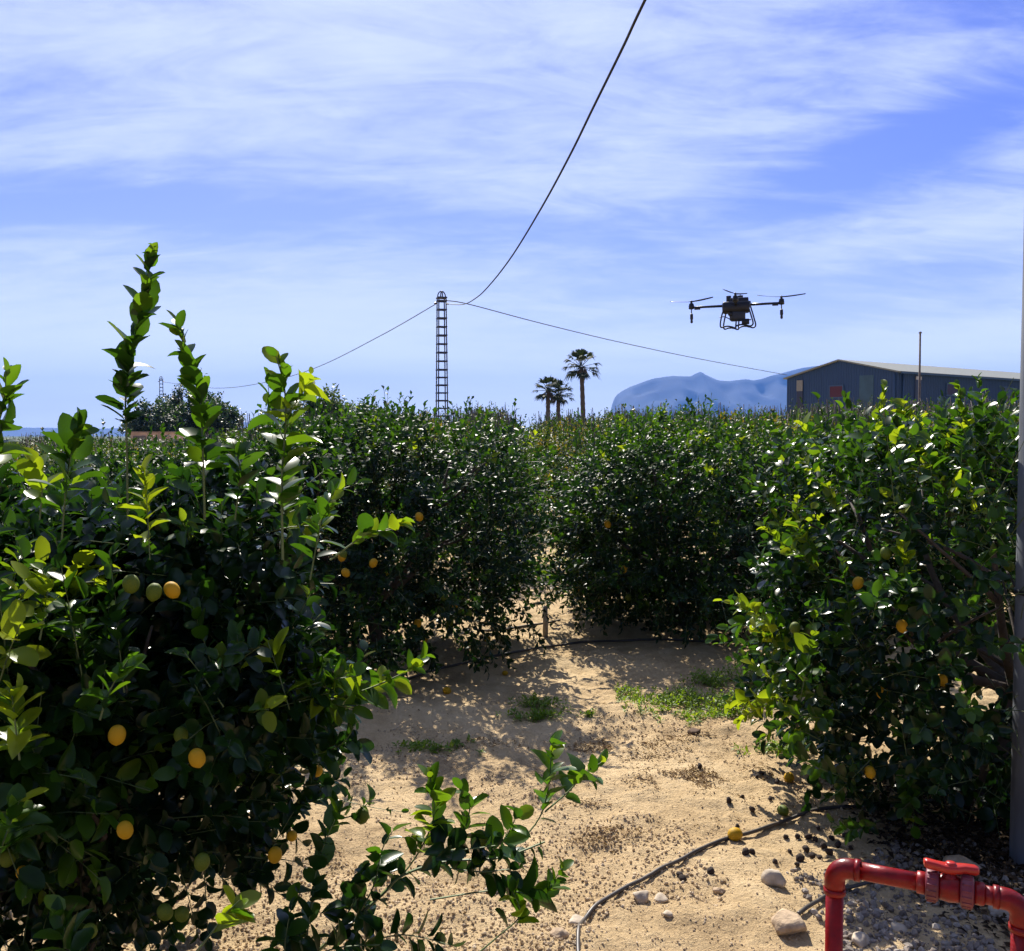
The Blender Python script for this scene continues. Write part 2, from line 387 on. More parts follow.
class Foliage:
    def __init__(s, rng): s.r = rng; s.P = []; s.D = []; s.Nn = []; s.L = []; s.T = []; s.s0 = []; s.s1 = []; s.sr = []
    def twigs(s, B, T, ln, n, leaf, tone, spread=.95, t0=.08, bend=-.12, stem=.0022, up=.45):
        B = np.asarray(B, float); T = norm(np.asarray(T, float)); M_ = len(B); r = s.r
        ln = np.broadcast_to(ln, (M_,)); tone = np.broadcast_to(tone, (M_,))
        a = np.where(np.abs(T[:, 2:3]) < .9, np.array([[0, 0, 1.0]]), np.array([[1.0, 0, 0]]))
        u = norm(np.cross(T, a)); w = np.cross(T, u); ph = r.random(M_) * 6.28
        g_ = np.array([0, 0, 1.0])
        for i in range(n):
            t = t0 + (1 - t0) * (i + r.random(M_) * .5) / n
            p = B + T * (ln * t)[:, None] + g_ * (bend * ln * t * t)[:, None]
            an = ph + i * 2.4 + r.normal(0, .25, M_)
            rad = u * np.cos(an)[:, None] + w * np.sin(an)[:, None]
            sp = spread * (1.15 - .55 * t) + r.normal(0, .15, M_)
            D = norm(T * np.cos(sp)[:, None] + rad * np.sin(sp)[:, None] + g_ * -.10 + r.normal(0, .13, (M_, 3)))
            nn = T + up * g_ + r.normal(0, .28, (M_, 3)); nn = norm(nn - D * np.sum(nn * D, 1, keepdims=True))
            sz = leaf * (.62 + .55 * np.sin(math.pi * (.15 + .75 * t))) * (1 + r.normal(0, .15, M_))
            s.P.append(p + rad * .002); s.D.append(D); s.Nn.append(nn); s.L.append(np.abs(sz)); s.T.append(np.clip(tone + .16 * (t - .5) + r.normal(0, .07, M_), 0, 1))
        if stem:
            e = B + T * ln[:, None] + g_ * (bend * ln)[:, None]
            mid = B + T * (ln * .5)[:, None] + g_ * (bend * ln * .25)[:, None]
            for p0, p1, k in ((B, mid, 1), (mid, e, .7)):
                s.s0.append(p0); s.s1.append(p1); s.sr.append(np.full(M_, stem * k))
    def shoot(s, pts, n, leaf, tone, spread=.8, t0=.1, stem=.003, up=.3, tip=.55):
        """one long hand-placed shoot with its leaves in a spiral"""
        pts = smooth_path(pts, 5); seg = np.linalg.norm(np.diff(pts, axis=0), axis=1); cum = np.concatenate([[0], np.cumsum(seg)]); Lt = cum[-1]
        r = s.r; ph = r.random() * 6.28
        n = int(n * 1.15)
        for i in range(n):
            t = t0 + (1 - t0) * min(1, max(0, (i + .5 + r.normal(0, .5)) / n)); d = t * Lt
            p = np.array([np.interp(d, cum, pts[:, k]) for k in range(3)]); k = min(np.searchsorted(cum, d), len(pts) - 1)
            T = norm(pts[k] - pts[k - 1] if k > 0 else pts[1] - pts[0])
            a = np.array([0, 0, 1.0]) if abs(T[2]) < .9 else np.array([1.0, 0, 0])
            u = norm(np.cross(T, a)); w = np.cross(T, u); an = ph + i * 2.4 + r.normal(0, .2)
            an += r.normal(0, .5); rad = u * math.cos(an) + w * math.sin(an); sp = spread * .95 * (1.2 - .6 * t) + r.normal(0, .24)
            D = norm(T * math.cos(sp) + rad * math.sin(sp) + r.normal(0, .1, 3)); nn = T + np.array([0, 0, up]) + r.normal(0, .35, 3); nn = norm(nn - D * np.dot(nn, D))
            env = 1.0 if t < .6 else 1 - (t - .6) / .4 * (1 - tip)
            s.P.append(p[None]); s.D.append(D[None]); s.Nn.append(nn[None]); s.L.append(np.array([leaf * env * max(.45, 1 + r.normal(0, .22))]))
            s.T.append(np.clip(np.array([tone + .15 * t + r.normal(0, .1)]), 0, 1))
        s.s0.append(pts[:-1]); s.s1.append(pts[1:]); s.sr.append(np.linspace(stem, stem * .45, len(pts) - 1))
    def arrays(s): return [np.concatenate(a) for a in (s.P, s.D, s.Nn, s.L, s.T)]
    def build(s, name, detail, parent, mats, keep=None, wid=.28):
        P, D, Nn, Ln, T = s.arrays()
        if keep is not None:
            k = keep(P); P, D, Nn, Ln, T = P[k], D[k], Nn[k], Ln[k], T[k]
        X_ = np.cross(D, Nn); g = Geo(); nv = 5 if detail == 2 else (2 if detail == 1 else 1)
        which = s.r.integers(0, nv, len(P))
        for v in range(nv):
            tv, tf = leaf_template(detail, [.12, .26, .02, .42, .16][v], [.35, .18, .65, .9, .3][v], wid * [1, 1.08, .9, .95, 1.15][v], [.0, .012, .02, .03, .015][v])
            m = which == v; l = Ln[m][:, None]
            g.inst(tv, tf, P[m], X_[m] * l, D[m] * l, Nn[m] * l, 0, T[m])
        if s.s0 and len(mats) > 1:
            a = np.concatenate(s.s0); b = np.concatenate(s.s1); r = np.concatenate(s.sr)[:, None]; d = b - a
            ax = np.where(np.abs(norm(d)[:, 2:3]) < .9, np.array([[0, 0, 1.0]]), np.array([[1.0, 0, 0]]))
            u = norm(np.cross(d, ax)); w = norm(np.cross(d, u)); g.inst(PRISM[0], PRISM[1], a, u * r, d, w * r, 1, .3)
        return g.build(name, mats, smooth=(detail == 2), parent=parent)

def lumps(rng, k=7, f=2.6):
    K = rng.normal(0, f, (k, 3)); ph = rng.random(k) * 6.28; a = rng.random(k) * .6 + .4
    return lambda d: np.sum(a * np.cos(d @ K.T + ph), axis=-1) / np.sqrt(np.sum(a * a) / 2) * .5
def crown_twigs(fo, rng, c, rad, n, ln, nleaf, leaf, lump=.16, zmin=.12, hole=.35, inner=.45, tone=.3, freshtop=.25, upbias=.45, fresh=.10, stem=.0022, spread=.95, box=.75):
    """twigs spread through the outer part of a lumpy crown, with holes"""
    c = np.array(c); rad = np.array(rad); lf = lumps(rng); hf = lumps(rng, 9, 4.5); l3 = lumps(rng, 11, 6.5)
    d = norm(rng.normal(0, 1, (int(n * 1.8), 3)))
    d = d / (np.sum(np.abs(d) ** (2 / box), axis=1, keepdims=True) ** (box / 2))       # slightly boxy outline
    rr = (inner + (1 - inner) * rng.random(len(d)) ** .55) * (1 + lump * lf(d) + .11 * l3(d))
    p = c + d * rad * rr[:, None]
    ok = (p[:, 2] > zmin) & (hf(p / rad.mean() * 1.4) > -1 + hole)
    p, d, rr = p[ok][:n], d[ok][:n], rr[ok][:n]
    T = norm(norm(d * rad) * .8 + np.array([0, 0, upbias]) + rng.normal(0, .38, p.shape))
    hgt = np.clip((p[:, 2] - c[2]) / rad[2], -1, 1)
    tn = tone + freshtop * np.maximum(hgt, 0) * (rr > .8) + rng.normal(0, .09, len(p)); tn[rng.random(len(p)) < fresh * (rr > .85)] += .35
    fo.twigs(p - T * ln * .3, T, ln * (.7 + .6 * rng.random(len(p))), nleaf, leaf, np.clip(tn, 0, 1), stem=stem, spread=spread)

def trunk_geo(rng, Ht, rad, base_r=.055, limbs=6, trunk_h=.35, twigs=0):
    g = Geo(); th = trunk_h * (1 + .2 * rng.random())
    tip = np.array([rng.normal(0, .05), rng.normal(0, .05), th])
    g.tube(smooth_path([(0, 0, -.12), (tip[0] * .3, tip[1] * .3, th * .45), tip], 4), np.linspace(base_r * 1.35, base_r, 9), 9)
    for i in range(limbs):
        a = i * 6.283 / limbs + rng.normal(0, .25); rr = rad * (.55 + .25 * rng.random()); e = np.array([math.cos(a) * rr, math.sin(a) * rr, Ht * (.62 + .25 * rng.random())])
        m = tip * .5 + e * .5 + np.array([math.cos(a), math.sin(a), -.6]) * .15
        P = smooth_path([tip - [0, 0, .04], m, e], 5); g.tube(P, np.linspace(base_r * .62, .010, len(P)), 6)
        for k in range(4):
            q = P[int(len(P) * (.35 + .15 * k))]; b = a + rng.normal(0, .8); l = rad * .45
            e2 = q + np.array([math.cos(b) * l, math.sin(b) * l, .12 + .3 * rng.random()]); P2 = smooth_path([q, q * .5 + e2 * .5 + rng.normal(0, .04, 3), e2], 3)
            g.tube(P2, np.linspace(.014, .004, len(P2)), 5)
    for k in range(twigs):
        a = rng.random() * 6.28; rr = rad * math.sqrt(rng.random()) * .9
        b = np.array([math.cos(a) * rr, math.sin(a) * rr, Ht * .8]); e = b + np.array([rng.normal(0, .08), rng.normal(0, .08), Ht * (.16 + .30 * rng.random())])
        g.tube([b, (b + e) / 2 + rng.normal(0, .02, 3), e], [.014, .010, .007], 4)
    return g

def lemon_mesh(name, mat, k=1.0):
    g = Geo(); prof = []
    for t in np.linspace(0, 1, 13):
        a = math.pi * t; r = math.sin(a) ** .9; h = -math.cos(a) * 1.18
        if t > .9: h += .13 * (t - .9) / .1
        if t < .06: h += .04
        prof.append((max(r, .01) * k, h * k))
    g.lathe(prof, 14); o = g.build(name, mat); me = o.data; bpy.data.objects.remove(o); me.name = name; return me
LEMY = lemon_mesh('lemon', MLEM_Y); LEMG = lemon_mesh('green_lemon', MLEM_G)
def lemon(parent, loc, r, green, rng, name='lemon'):
    o = link(name, LEMG if green else LEMY, parent); o.location = np.array(loc) - (np.array(parent.location) if parent else 0)
    o.scale = (r, r, r); o.rotation_euler = (rng.normal(0, .35), math.pi + rng.normal(0, .35), rng.random() * 6); return o

def cull_for(fruit, off, radpx):
    """leaves that would hang right in front of a visible fruit are left out"""
    F_ = [(project(np.array(f)), rp) for f, rp in zip(fruit, radpx)]
    def keep(P):
        X_, Y_, D_ = project(P + off); k = np.ones(len(P), bool)
        for (fx, fy, fd), rp in F_:
            k &= ~((np.hypot(X_ - fx, Y_ - fy) < rp) & (D_ < fd + .02))
        return k
    return keep

ORCH = 'lemon trees of the orchard'
# ------------------------------------------------------------------ the near tree at the left
def near_left():
    rng = np.random.default_rng(11); loc = np.array([-1.42, 2.95, 0.0])
    t = empty('lemon_tree', loc, 'big near lemon tree filling the lower left, tall leafy shoots rising above it', 'tree', ORCH)
    trunk_geo(rng, 1.35, .55, .05, 7, .3).build('trunk', MBARK, parent=t)
    fruit = [(117, 735, 2.32, 0, .030), (197, 758, 2.30, 0, .029), (125, 830, 2.25, 0, .027), (275, 855, 2.5, 0, .027), (202, 862, 2.3, 1, .027), (362, 816, 2.6, 1, .027),
             (172, 590, 2.45, 0, .028), (131, 584, 2.4, 1, .030), (154, 592, 2.42, 1, .028), (90, 931, 2.2, 1, .024), (318, 771, 2.75, 0, .02), (292, 836, 2.7, 0, .022), (165, 912, 2.35, 1, .027), (182, 914, 2.4, 1, .026), (8, 858, 2.3, 1, .027), (181, 735, 2.4, 1, .026), (76, 800, 2.4, 1, .02), (22, 872, 2.3, 0, .02)]
    low_fruit = (479, 840, 2.5, 1, .033)
    fp = [pt(*f[:3]) for f in fruit + [low_fruit]]
    for f, p in zip(fruit + [low_fruit], fp): lemon(t, p, f[4] * .70, f[3], rng)
    keep = cull_for(fp, loc, [f[4] * F / f[2] * .55 for f in fruit + [low_fruit]])
    fo = Foliage(rng)
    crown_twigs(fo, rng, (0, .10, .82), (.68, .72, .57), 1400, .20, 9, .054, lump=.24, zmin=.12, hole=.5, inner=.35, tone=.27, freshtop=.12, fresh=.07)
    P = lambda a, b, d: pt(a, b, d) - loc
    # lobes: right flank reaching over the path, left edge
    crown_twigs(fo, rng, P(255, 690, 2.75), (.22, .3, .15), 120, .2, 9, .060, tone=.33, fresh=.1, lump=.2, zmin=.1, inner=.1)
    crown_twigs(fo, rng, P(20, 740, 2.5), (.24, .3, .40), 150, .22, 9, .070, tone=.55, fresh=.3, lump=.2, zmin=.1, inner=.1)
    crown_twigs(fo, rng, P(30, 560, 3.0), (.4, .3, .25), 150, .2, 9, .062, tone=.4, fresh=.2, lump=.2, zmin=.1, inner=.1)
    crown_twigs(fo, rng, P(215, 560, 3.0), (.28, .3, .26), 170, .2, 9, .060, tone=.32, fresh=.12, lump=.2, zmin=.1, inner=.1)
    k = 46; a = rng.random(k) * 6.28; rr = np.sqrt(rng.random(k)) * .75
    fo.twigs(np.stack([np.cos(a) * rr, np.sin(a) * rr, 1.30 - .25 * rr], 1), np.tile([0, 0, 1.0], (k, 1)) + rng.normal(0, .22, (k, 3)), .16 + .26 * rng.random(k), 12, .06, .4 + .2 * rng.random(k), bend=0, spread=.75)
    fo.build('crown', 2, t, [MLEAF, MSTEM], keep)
    def sh(lst, name='shoot', sub=None):
        first = None
        for (pts, n, lf, tone, kw) in lst:
            f2 = Foliage(rng); f2.shoot([P(*p) for p in pts], n, lf, tone, **kw)
            o = f2.build(name if first is None or not sub else sub, 2, t if first is None or not sub else first, [MLEAF, MSTEM], keep, wid=.275)
            first = first or o
        return first
    # upright water shoots against the sky
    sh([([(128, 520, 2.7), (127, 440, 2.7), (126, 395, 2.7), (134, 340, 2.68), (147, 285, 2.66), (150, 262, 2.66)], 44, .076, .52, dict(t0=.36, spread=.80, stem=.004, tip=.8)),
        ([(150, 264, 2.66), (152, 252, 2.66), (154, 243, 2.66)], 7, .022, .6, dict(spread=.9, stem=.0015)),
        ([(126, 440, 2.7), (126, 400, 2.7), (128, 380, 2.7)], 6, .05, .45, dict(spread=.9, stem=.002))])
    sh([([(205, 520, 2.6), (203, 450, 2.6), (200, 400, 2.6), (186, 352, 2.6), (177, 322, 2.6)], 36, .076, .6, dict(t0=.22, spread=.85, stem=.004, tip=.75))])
    sh([([(283, 560, 2.4), (282, 480, 2.4), (286, 420, 2.4), (284, 385, 2.4), (276, 356, 2.4)], 30, .082, .66, dict(t0=.2, spread=1.0, stem=.004, tip=.75)),
        ([(286, 420, 2.4), (300, 395, 2.38), (310, 375, 2.38)], 8, .07, .9, dict(spread=.95, stem=.002)),
        ([(284, 440, 2.4), (272, 410, 2.42), (268, 385, 2.42)], 7, .06, .6, dict(spread=.9, stem=.002))])
    sh([([(-20, 520, 2.3), (-6, 440, 2.3), (4, 405, 2.3), (6, 372, 2.3)], 20, .085, .58, dict(t0=.3, spread=1.0, stem=.003))])
    sh([([(62, 540, 2.4), (66, 490, 2.4), (72, 450, 2.4), (80, 425, 2.4)], 22, .082, .55, dict(t0=.2, spread=.9, stem=.003)),
        ([(40, 520, 2.45), (42, 480, 2.45), (30, 462, 2.45)], 8, .08, .9, dict(t0=.3, spread=.9))])
    sh([([(150, 560, 2.45), (148, 520, 2.45), (146, 488, 2.45), (143, 470, 2.45)], 14, .06, .97, dict(t0=.2, spread=1.0, stem=.002))])
    sh([([(330, 560, 2.6), (365, 535, 2.6), (385, 530, 2.6), (402, 522, 2.6)], 14, .07, .68, dict(t0=.3, spread=.9)),
        ([(310, 580, 2.6), (322, 520, 2.6), (335, 490, 2.6)], 14, .07, .6, dict(t0=.2, spread=.9)),
        ([(235, 520, 2.6), (240, 470, 2.6), (232, 440, 2.6)], 14, .065, .5, dict(t0=.2, spread=.9))])
    sh([([(270, 720, 2.7), (330, 700, 2.6), (365, 690, 2.55), (405, 672, 2.5), (425, 655, 2.5)], 34, .078, .62, dict(t0=.1, spread=.95, stem=.004)),
        ([(260, 700, 2.6), (300, 670, 2.6), (330, 655, 2.6)], 18, .07, .55, dict(spread=.95)),
        ([(300, 760, 2.7), (340, 745, 2.6), (355, 725, 2.6)], 16, .07, .4, dict(spread=.95)),
        ([(290, 720, 2.6), (318, 690, 2.55), (350, 672, 2.5)], 16, .075, .72, dict(spread=.95))])
    sh([([(190, 960, 1.9), (210, 935, 1.9), (225, 915, 1.9), (240, 900, 1.9)], 7, .07, .85, dict(t0=.4, spread=.9)),
        ([(20, 760, 2.1), (15, 720, 2.1), (12, 690, 2.1)], 14, .085, .85, dict(spread=1.0)),
        ([(-10, 880, 2.0), (8, 830, 2.0), (20, 800, 2.0)], 14, .085, .6, dict(spread=1.1)),
        ([(40, 640, 2.3), (48, 590, 2.3), (42, 570, 2.3)], 14, .07, .75, dict(spread=1.0)),
        ([(100, 720, 2.2), (110, 690, 2.2), (128, 660, 2.2)], 12, .07, .6, dict(spread=1.0)),
        ([(85, 1000, 1.9), (70, 950, 1.9), (60, 910, 1.9)], 12, .08, .5, dict(spread=1.0))])
    # low branch hanging forward over the sand
    S = []
    def a(pts, n, lf, tone, spread=.8, **kw): S.append((pts, int(n * .85), lf * 1.05, tone, dict(kw, spread=spread * 1.25)))
    a([(240, 1010, 2.75), (300, 965, 2.6), (345, 928, 2.5), (382, 895, 2.5), (402, 876, 2.5), (445, 862, 2.5), (500, 858, 2.5), (545, 842, 2.5)], 34, .066, .30, t0=.45, stem=.007, spread=1.2)
    a([(402, 876, 2.5), (420, 850, 2.5), (434, 815, 2.48), (430, 775, 2.48)], 26, .074, .72, t0=.2, spread=.75)
    a([(440, 862, 2.5), (462, 835, 2.5), (470, 805, 2.5), (462, 790, 2.5)], 18, .064, .55, t0=.2, spread=.9)
    a([(480, 862, 2.5), (505, 838, 2.45), (518, 812, 2.45)], 16, .072, .58, t0=.1, spread=.95)
    a([(500, 860, 2.5), (535, 825, 2.5), (548, 790, 2.5), (552, 738, 2.5)], 17, .078, .62, t0=.40, spread=.8)
    a([(545, 812, 2.5), (568, 792, 2.5), (585, 774, 2.5), (602, 762, 2.5)], 12, .066, .58, t0=.3, spread=.9)
    a([(430, 900, 2.5), (500, 890, 2.45), (540, 895, 2.45), (562, 868, 2.45)], 20, .072, .55, t0=.5, spread=.85)
    a([(470, 960, 2.4), (500, 935, 2.4), (520, 915, 2.4), (512, 890, 2.4)], 9, .066, .6, t0=.5, spread=.9)
    a([(450, 868, 2.5), (480, 872, 2.45), (520, 868, 2.45)], 22, .066, .22, spread=1.3)
    a([(425, 850, 2.5), (460, 850, 2.42), (500, 845, 2.42)], 20, .066, .22, spread=1.3)
    a([(345, 935, 2.5), (372, 890, 2.5), (382, 850, 2.5), (392, 832, 2.5)], 22, .068, .45, t0=.1, spread=.9)
    a([(330, 940, 2.5), (355, 900, 2.5), (362, 868, 2.5)], 16, .068, .35, t0=.1, spread=1.0)
    a([(300, 990, 2.4), (312, 900, 2.4), (322, 850, 2.4), (345, 800, 2.4)], 26, .075, .38, t0=.1, spread=.85)
    a([(345, 950, 2.4), (400, 935, 2.4), (450, 945, 2.4)], 24, .068, .3, spread=1.1)
    a([(270, 980, 2.3), (330, 950, 2.3), (380, 945, 2.3)], 24, .072, .35, spread=1.1)
    a([(295, 1000, 2.3), (285, 950, 2.3), (292, 905, 2.3)], 18, .075, .4, spread=1.0)
    a([(320, 800, 2.6), (345, 818, 2.6), (372, 800, 2.6)], 10, .06, .45, spread=1.1)
    a([(340, 800, 2.6), (375, 808, 2.6), (405, 812, 2.6)], 8, .035, .45, spread=1.1, stem=.0015)
    sh(S, 'low_branch', 'sprig')
near_left()

# ------------------------------------------------------------------ the tree at the right and the row trees
def row_tree(x, y, Ht, Rx, label, seed, ntw=1500, leaf=.062, detail=1, shoots=(), fruits=(), nfruit=0, tone=.3, fresh=.08, zmin=.14, hole=.52, Ry=None, freshtop=.2, trunk_h=.4):
    rng = np.random.default_rng(seed); loc = np.array([x, y, 0.0])
    t = empty('lemon_tree', loc, label, 'tree', ORCH)
    trunk_geo(rng, Ht * .9, Rx * .85, .05, 7, trunk_h).build('trunk', MBARK, parent=t)
    fo = Foliage(rng); hz = Ht * .5
    crown_twigs(fo, rng, (0, 0, Ht * .47), (Rx * .88, (Ry or Rx) * .88, Ht * .42), ntw, .22, 9, leaf, lump=.26, zmin=zmin, hole=hole, inner=.5, tone=tone, fresh=fresh, freshtop=freshtop)
    # upright sprigs on top
    k = 130; a = rng.random(k) * 6.28; rr = np.sqrt(rng.random(k)) * Rx * .9
    B = np.stack([np.cos(a) * rr, np.sin(a) * rr, np.full(k, Ht * .86) - (rr / Rx) ** 2 * .3], 1); T = np.tile([0, 0, 1.0], (k, 1)) + rng.normal(0, .2, (k, 3))
    fo.twigs(B, T, .18 + .34 * rng.random(k) ** 2, 12, leaf * .9, .5, bend=0, spread=.7)
    k = 55; a = rng.random(k) * 6.28; zz2 = Ht * (.15 + .6 * rng.random(k)); q = np.sqrt(np.clip(1 - ((zz2 / Ht - .47) / .5) ** 2, .1, 1)) * .85
    B = np.stack([np.cos(a) * Rx * q, np.sin(a) * Rx * q, zz2], 1); T = np.stack([np.cos(a), np.sin(a), .35 + rng.normal(0, .5, k)], 1)
    fo.twigs(B, T, .26 + .25 * rng.random(k), 13, leaf, .42 + .2 * rng.random(k), bend=-.25, spread=.8)
    if zmin < .06:      # skirt of drooping twigs down to the soil
        k = 150; a = rng.random(k) * 6.28; q = .55 + .38 * rng.random(k); B = np.stack([np.cos(a) * Rx * q, np.sin(a) * Rx * q, .28 + .2 * rng.random(k)], 1)
        fo.twigs(B, np.stack([np.cos(a) * .5, np.sin(a) * .5, np.full(k, -.8)], 1) + rng.normal(0, .15, (k, 3)), .24, 10, leaf, .25, bend=0, spread=.9)
    for (pts, n, lf, tn) in shoots: fo.shoot([pt(*p) - loc for p in pts], n, lf, tn, spread=.95, t0=.15)
    fr = [(pt(*f[:3]), f[3]) for f in fruits]; rad = .023
    keep = cull_for([f[0] for f in fr], loc, [rad * F / f[2] * .7 for f in fruits]) if fr else None
    if seed == 21:      # kept clear of the utility pole
        k0 = keep; keep = lambda P: k0(P) & ~((P[:, 0] + x > 1.98) & (P[:, 1] + y < 4.22))
    for p, gr in fr: lemon(t, p, rad, gr, rng)
    for i in range(nfruit):
        a = -math.pi / 2 + rng.normal(0, .8); z = .35 + rng.random() * Ht * .55; rr = math.sqrt(max(.05, 1 - ((z - hz) / hz) ** 2)) * .93
        lemon(t, loc + np.array([math.cos(a) * Rx * rr, math.sin(a) * (Ry or Rx) * rr, z]), .028, rng.random() < .5, rng)
    fo.build('crown', detail, t, [MLEAF if detail == 2 else MLEAF_MID, MSTEM], keep)
    return t
row_tree(2.42, 4.75, 1.92, 1.24, 'tall lemon tree beside the grey utility pole, bright shoots reaching over the path', 21, 1700, .064, 2, trunk_h=.5, zmin=.10,
         shoots=[([(800, 640, 4.6), (765, 620, 4.4), (742, 608, 4.3), (722, 600, 4.3)], 18, .075, .85), ([(790, 640, 4.6), (752, 610, 4.4), (735, 590, 4.3)], 16, .07, .85),
                 ([(830, 580, 4.5), (800, 555, 4.4), (778, 540, 4.3), (760, 522, 4.3)], 22, .075, .75), ([(820, 560, 4.5), (800, 530, 4.4), (797, 500, 4.4)], 20, .075, .8),
                 ([(830, 700, 4.3), (790, 690, 4.2), (762, 672, 4.1), (745, 655, 4.1)], 22, .07, .7), ([(820, 740, 4.1), (785, 725, 4.0), (760, 740, 4.0)], 20, .07, .6),
                 ([(840, 720, 4.1), (800, 715, 4.0), (768, 705, 4.0)], 20, .07, .65), ([(850, 780, 4.0), (800, 760, 3.95), (772, 745, 3.95)], 20, .065, .6),
                 ([(870, 480, 4.6), (874, 430, 4.6), (885, 388, 4.6)], 26, .075, .8), ([(960, 470, 4.4), (962, 420, 4.4), (958, 385, 4.4)], 24, .07, .6), ([(985, 470, 4.4), (984, 420, 4.4), (978, 378, 4.4)], 24, .07, .5),
                 ([(880, 820, 4.1), (850, 830, 4.0), (830, 820, 4.0)], 14, .06, .5), ([(900, 600, 4.0), (905, 560, 3.95), (902, 540, 3.95)], 18, .07, .8), ([(870, 760, 4.0), (840, 790, 3.95), (825, 800, 3.95)], 20, .06, .35),
                 ([(800, 700, 4.1), (810, 650, 4.0), (815, 600, 4.0)], 20, .07, .6), ([(800, 690, 4.6), (765, 705, 4.7), (738, 720, 4.75)], 20, .08, .95), ([(790, 700, 4.7), (755, 700, 4.8), (728, 706, 4.9)], 16, .08, .9), ([(810, 650, 4.6), (775, 640, 4.5), (752, 628, 4.4)], 16, .07, .8), ([(850, 640, 4.0), (848, 600, 4.0), (842, 560, 4.0)], 20, .07, .6)],
         fruits=[(902, 626, 3.95, 0), (942, 680, 4.0, 0), (858, 583, 4.0, 0), (870, 772, 4.0, 0), (882, 692, 4.1, 0), (1009, 566, 4.2, 1), (886, 553, 4.0, 1), (876, 556, 4.1, 1), (795, 628, 4.1, 1), (930, 766, 4.2, 1)],
         fresh=.12, freshtop=.3)
row_tree(-1.10, 7.75, 2.05, 1.46, 'round lemon tree left of the sandy gap, small fruits in its shaded side', 22, 2900, .06, 1,
         fruits=[(388, 573, 7.3, 0), (400, 590, 7.3, 1), (342, 624, 7.3, 0), (345, 648, 7.3, 1), (455, 606, 7.4, 0), (370, 680, 7.2, 0), (425, 640, 7.4, 0), (460, 612, 7.4, 1), (420, 562, 7.3, 1), (450, 505, 7.5, 1)], nfruit=14, zmin=.05)
row_tree(-3.0, 7.7, 1.78, 1.3, 'low lemon tree behind the big shoots, dark skirt near the ground', 23, 2000, .06, 1, fruits=[(292, 604, 6.6, 0), (275, 618, 6.6, 0), (240, 600, 6.6, 1)], nfruit=6, tone=.26, zmin=.05)
row_tree(1.64, 9.15, 2.0, 1.50, 'dense lemon tree right of the sandy gap, facing the open path', 24, 3700, .058, 1, nfruit=7, tone=.33, zmin=.0, freshtop=.3)
row_tree(4.1, 9.2, 2.0, 1.35, 'lemon tree with yellowing top between the gap tree and the pole-side tree', 25, 2400, .058, 1, nfruit=4, tone=.36, freshtop=.42, zmin=.05)
row_tree(-3.2, 4.9, 1.52, 1.2, 'low spreading lemon tree at the left edge behind the big shoots', 26, 1500, .066, 1, nfruit=3, tone=.33)
row_tree(4.9, 7.0, 1.9, 1.2, 'lemon tree rising just behind the grey utility pole', 27, 1500, .062, 1, nfruit=2, tone=.36)
row_tree(6.3, 9.9, 2.05, 1.25, 'lemon tree below the roof end of the blue shed, second behind the pole', 28, 1500, .06, 1, tone=.38)

# orchard rows further back: one tree of each variant, then copies
def far_variant(seed, Ht, Rx, ntw, leaf, detail, tone, bare):
    rng = np.random.default_rng(seed); t = empty('lemon_tree', (0, 0, 0), '', 'tree', ORCH)
    trunk_geo(rng, Ht * .9, Rx * .85, .05, 5, .4, twigs=bare).build('trunk', MTWIG, parent=t)
    fo = Foliage(rng); hz = Ht * .5
    crown_twigs(fo, rng, (0, 0, Ht * .47), (Rx * .9, Rx * .9, Ht * .40), ntw, .24, 8, leaf, lump=.26, zmin=.1, hole=.45, inner=.55, tone=tone, fresh=.14, freshtop=.35, stem=0)
    k = 60; a = rng.random(k) * 6.28; rr = np.sqrt(rng.random(k)) * Rx * .85
    B = np.stack([np.cos(a) * rr, np.sin(a) * rr, np.full(k, Ht * .86) - (rr / Rx) ** 2 * .3], 1); T = np.tile([0, 0, 1.0], (k, 1)) + rng.normal(0, .18, (k, 3))
    fo.twigs(B, T, .18 + .46 * rng.random(k) ** 2, 10, leaf * .85, .55, bend=0, spread=.7, stem=0)
    fo.build('crown', detail, t, [MLEAF_FAR]); return t
def copy_tree(o, parent=None):
    c = o.copy(); col.objects.link(c)
    if parent: c.parent = parent
    for ch in [k for k in bpy.data.objects if k.parent == o]: copy_tree(ch, c)
    return c
top_line = [(-400, 441), (0, 440), (90, 439), (140, 443), (240, 434), (290, 420), (340, 414), (450, 414), (520, 414), (600, 420), (640, 413), (700, 414), (760, 414), (830, 409), (900, 407), (1024, 404), (1500, 404)]
tlx = [p[0] for p in top_line]; tly = [p[1] for p in top_line]
mid = [far_variant(40 + i, 2.0, 1.2, 1300, .062, 1, .34 + .05 * i, 22) for i in range(3)]
far = [far_variant(50 + i, 2.0, 1.35, 800, .085, 0, .36 + .07 * i, [90, 60, 36][i]) for i in range(3)]
used = set(); rng = np.random.default_rng(77); seen_labels = {}
rows = [(13.2, 2.55), (17.2, 2.6), (21.5, 2.7), (26, 2.8), (31, 3.0), (37, 3.2), (44, 3.4), (52, 3.7)]
ordn = ['second', 'third', 'fourth', 'fifth', 'sixth', 'seventh', 'eighth', 'ninth']
marks = [(-9999, 'at the left edge of the orchard'), (70, 'left of the tallest leafy shoot'), (130, 'below the distant dark tree clump'), (235, 'below the yellow-tipped shoot'), (320, 'just left of the lattice pylon'),
         (405, 'below the lattice pylon'), (480, 'left of the two short palms'), (530, 'in line with the sandy gap and palms'), (600, 'below the left cliff of the mountain'), (660, 'below the mountain peak'), (720, 'below the hovering drone'),
         (775, 'below the left corner of the blue shed'), (840, 'below the shed gable'), (900, 'below the thin brown pole'), (960, 'beside the grey pole top right')]
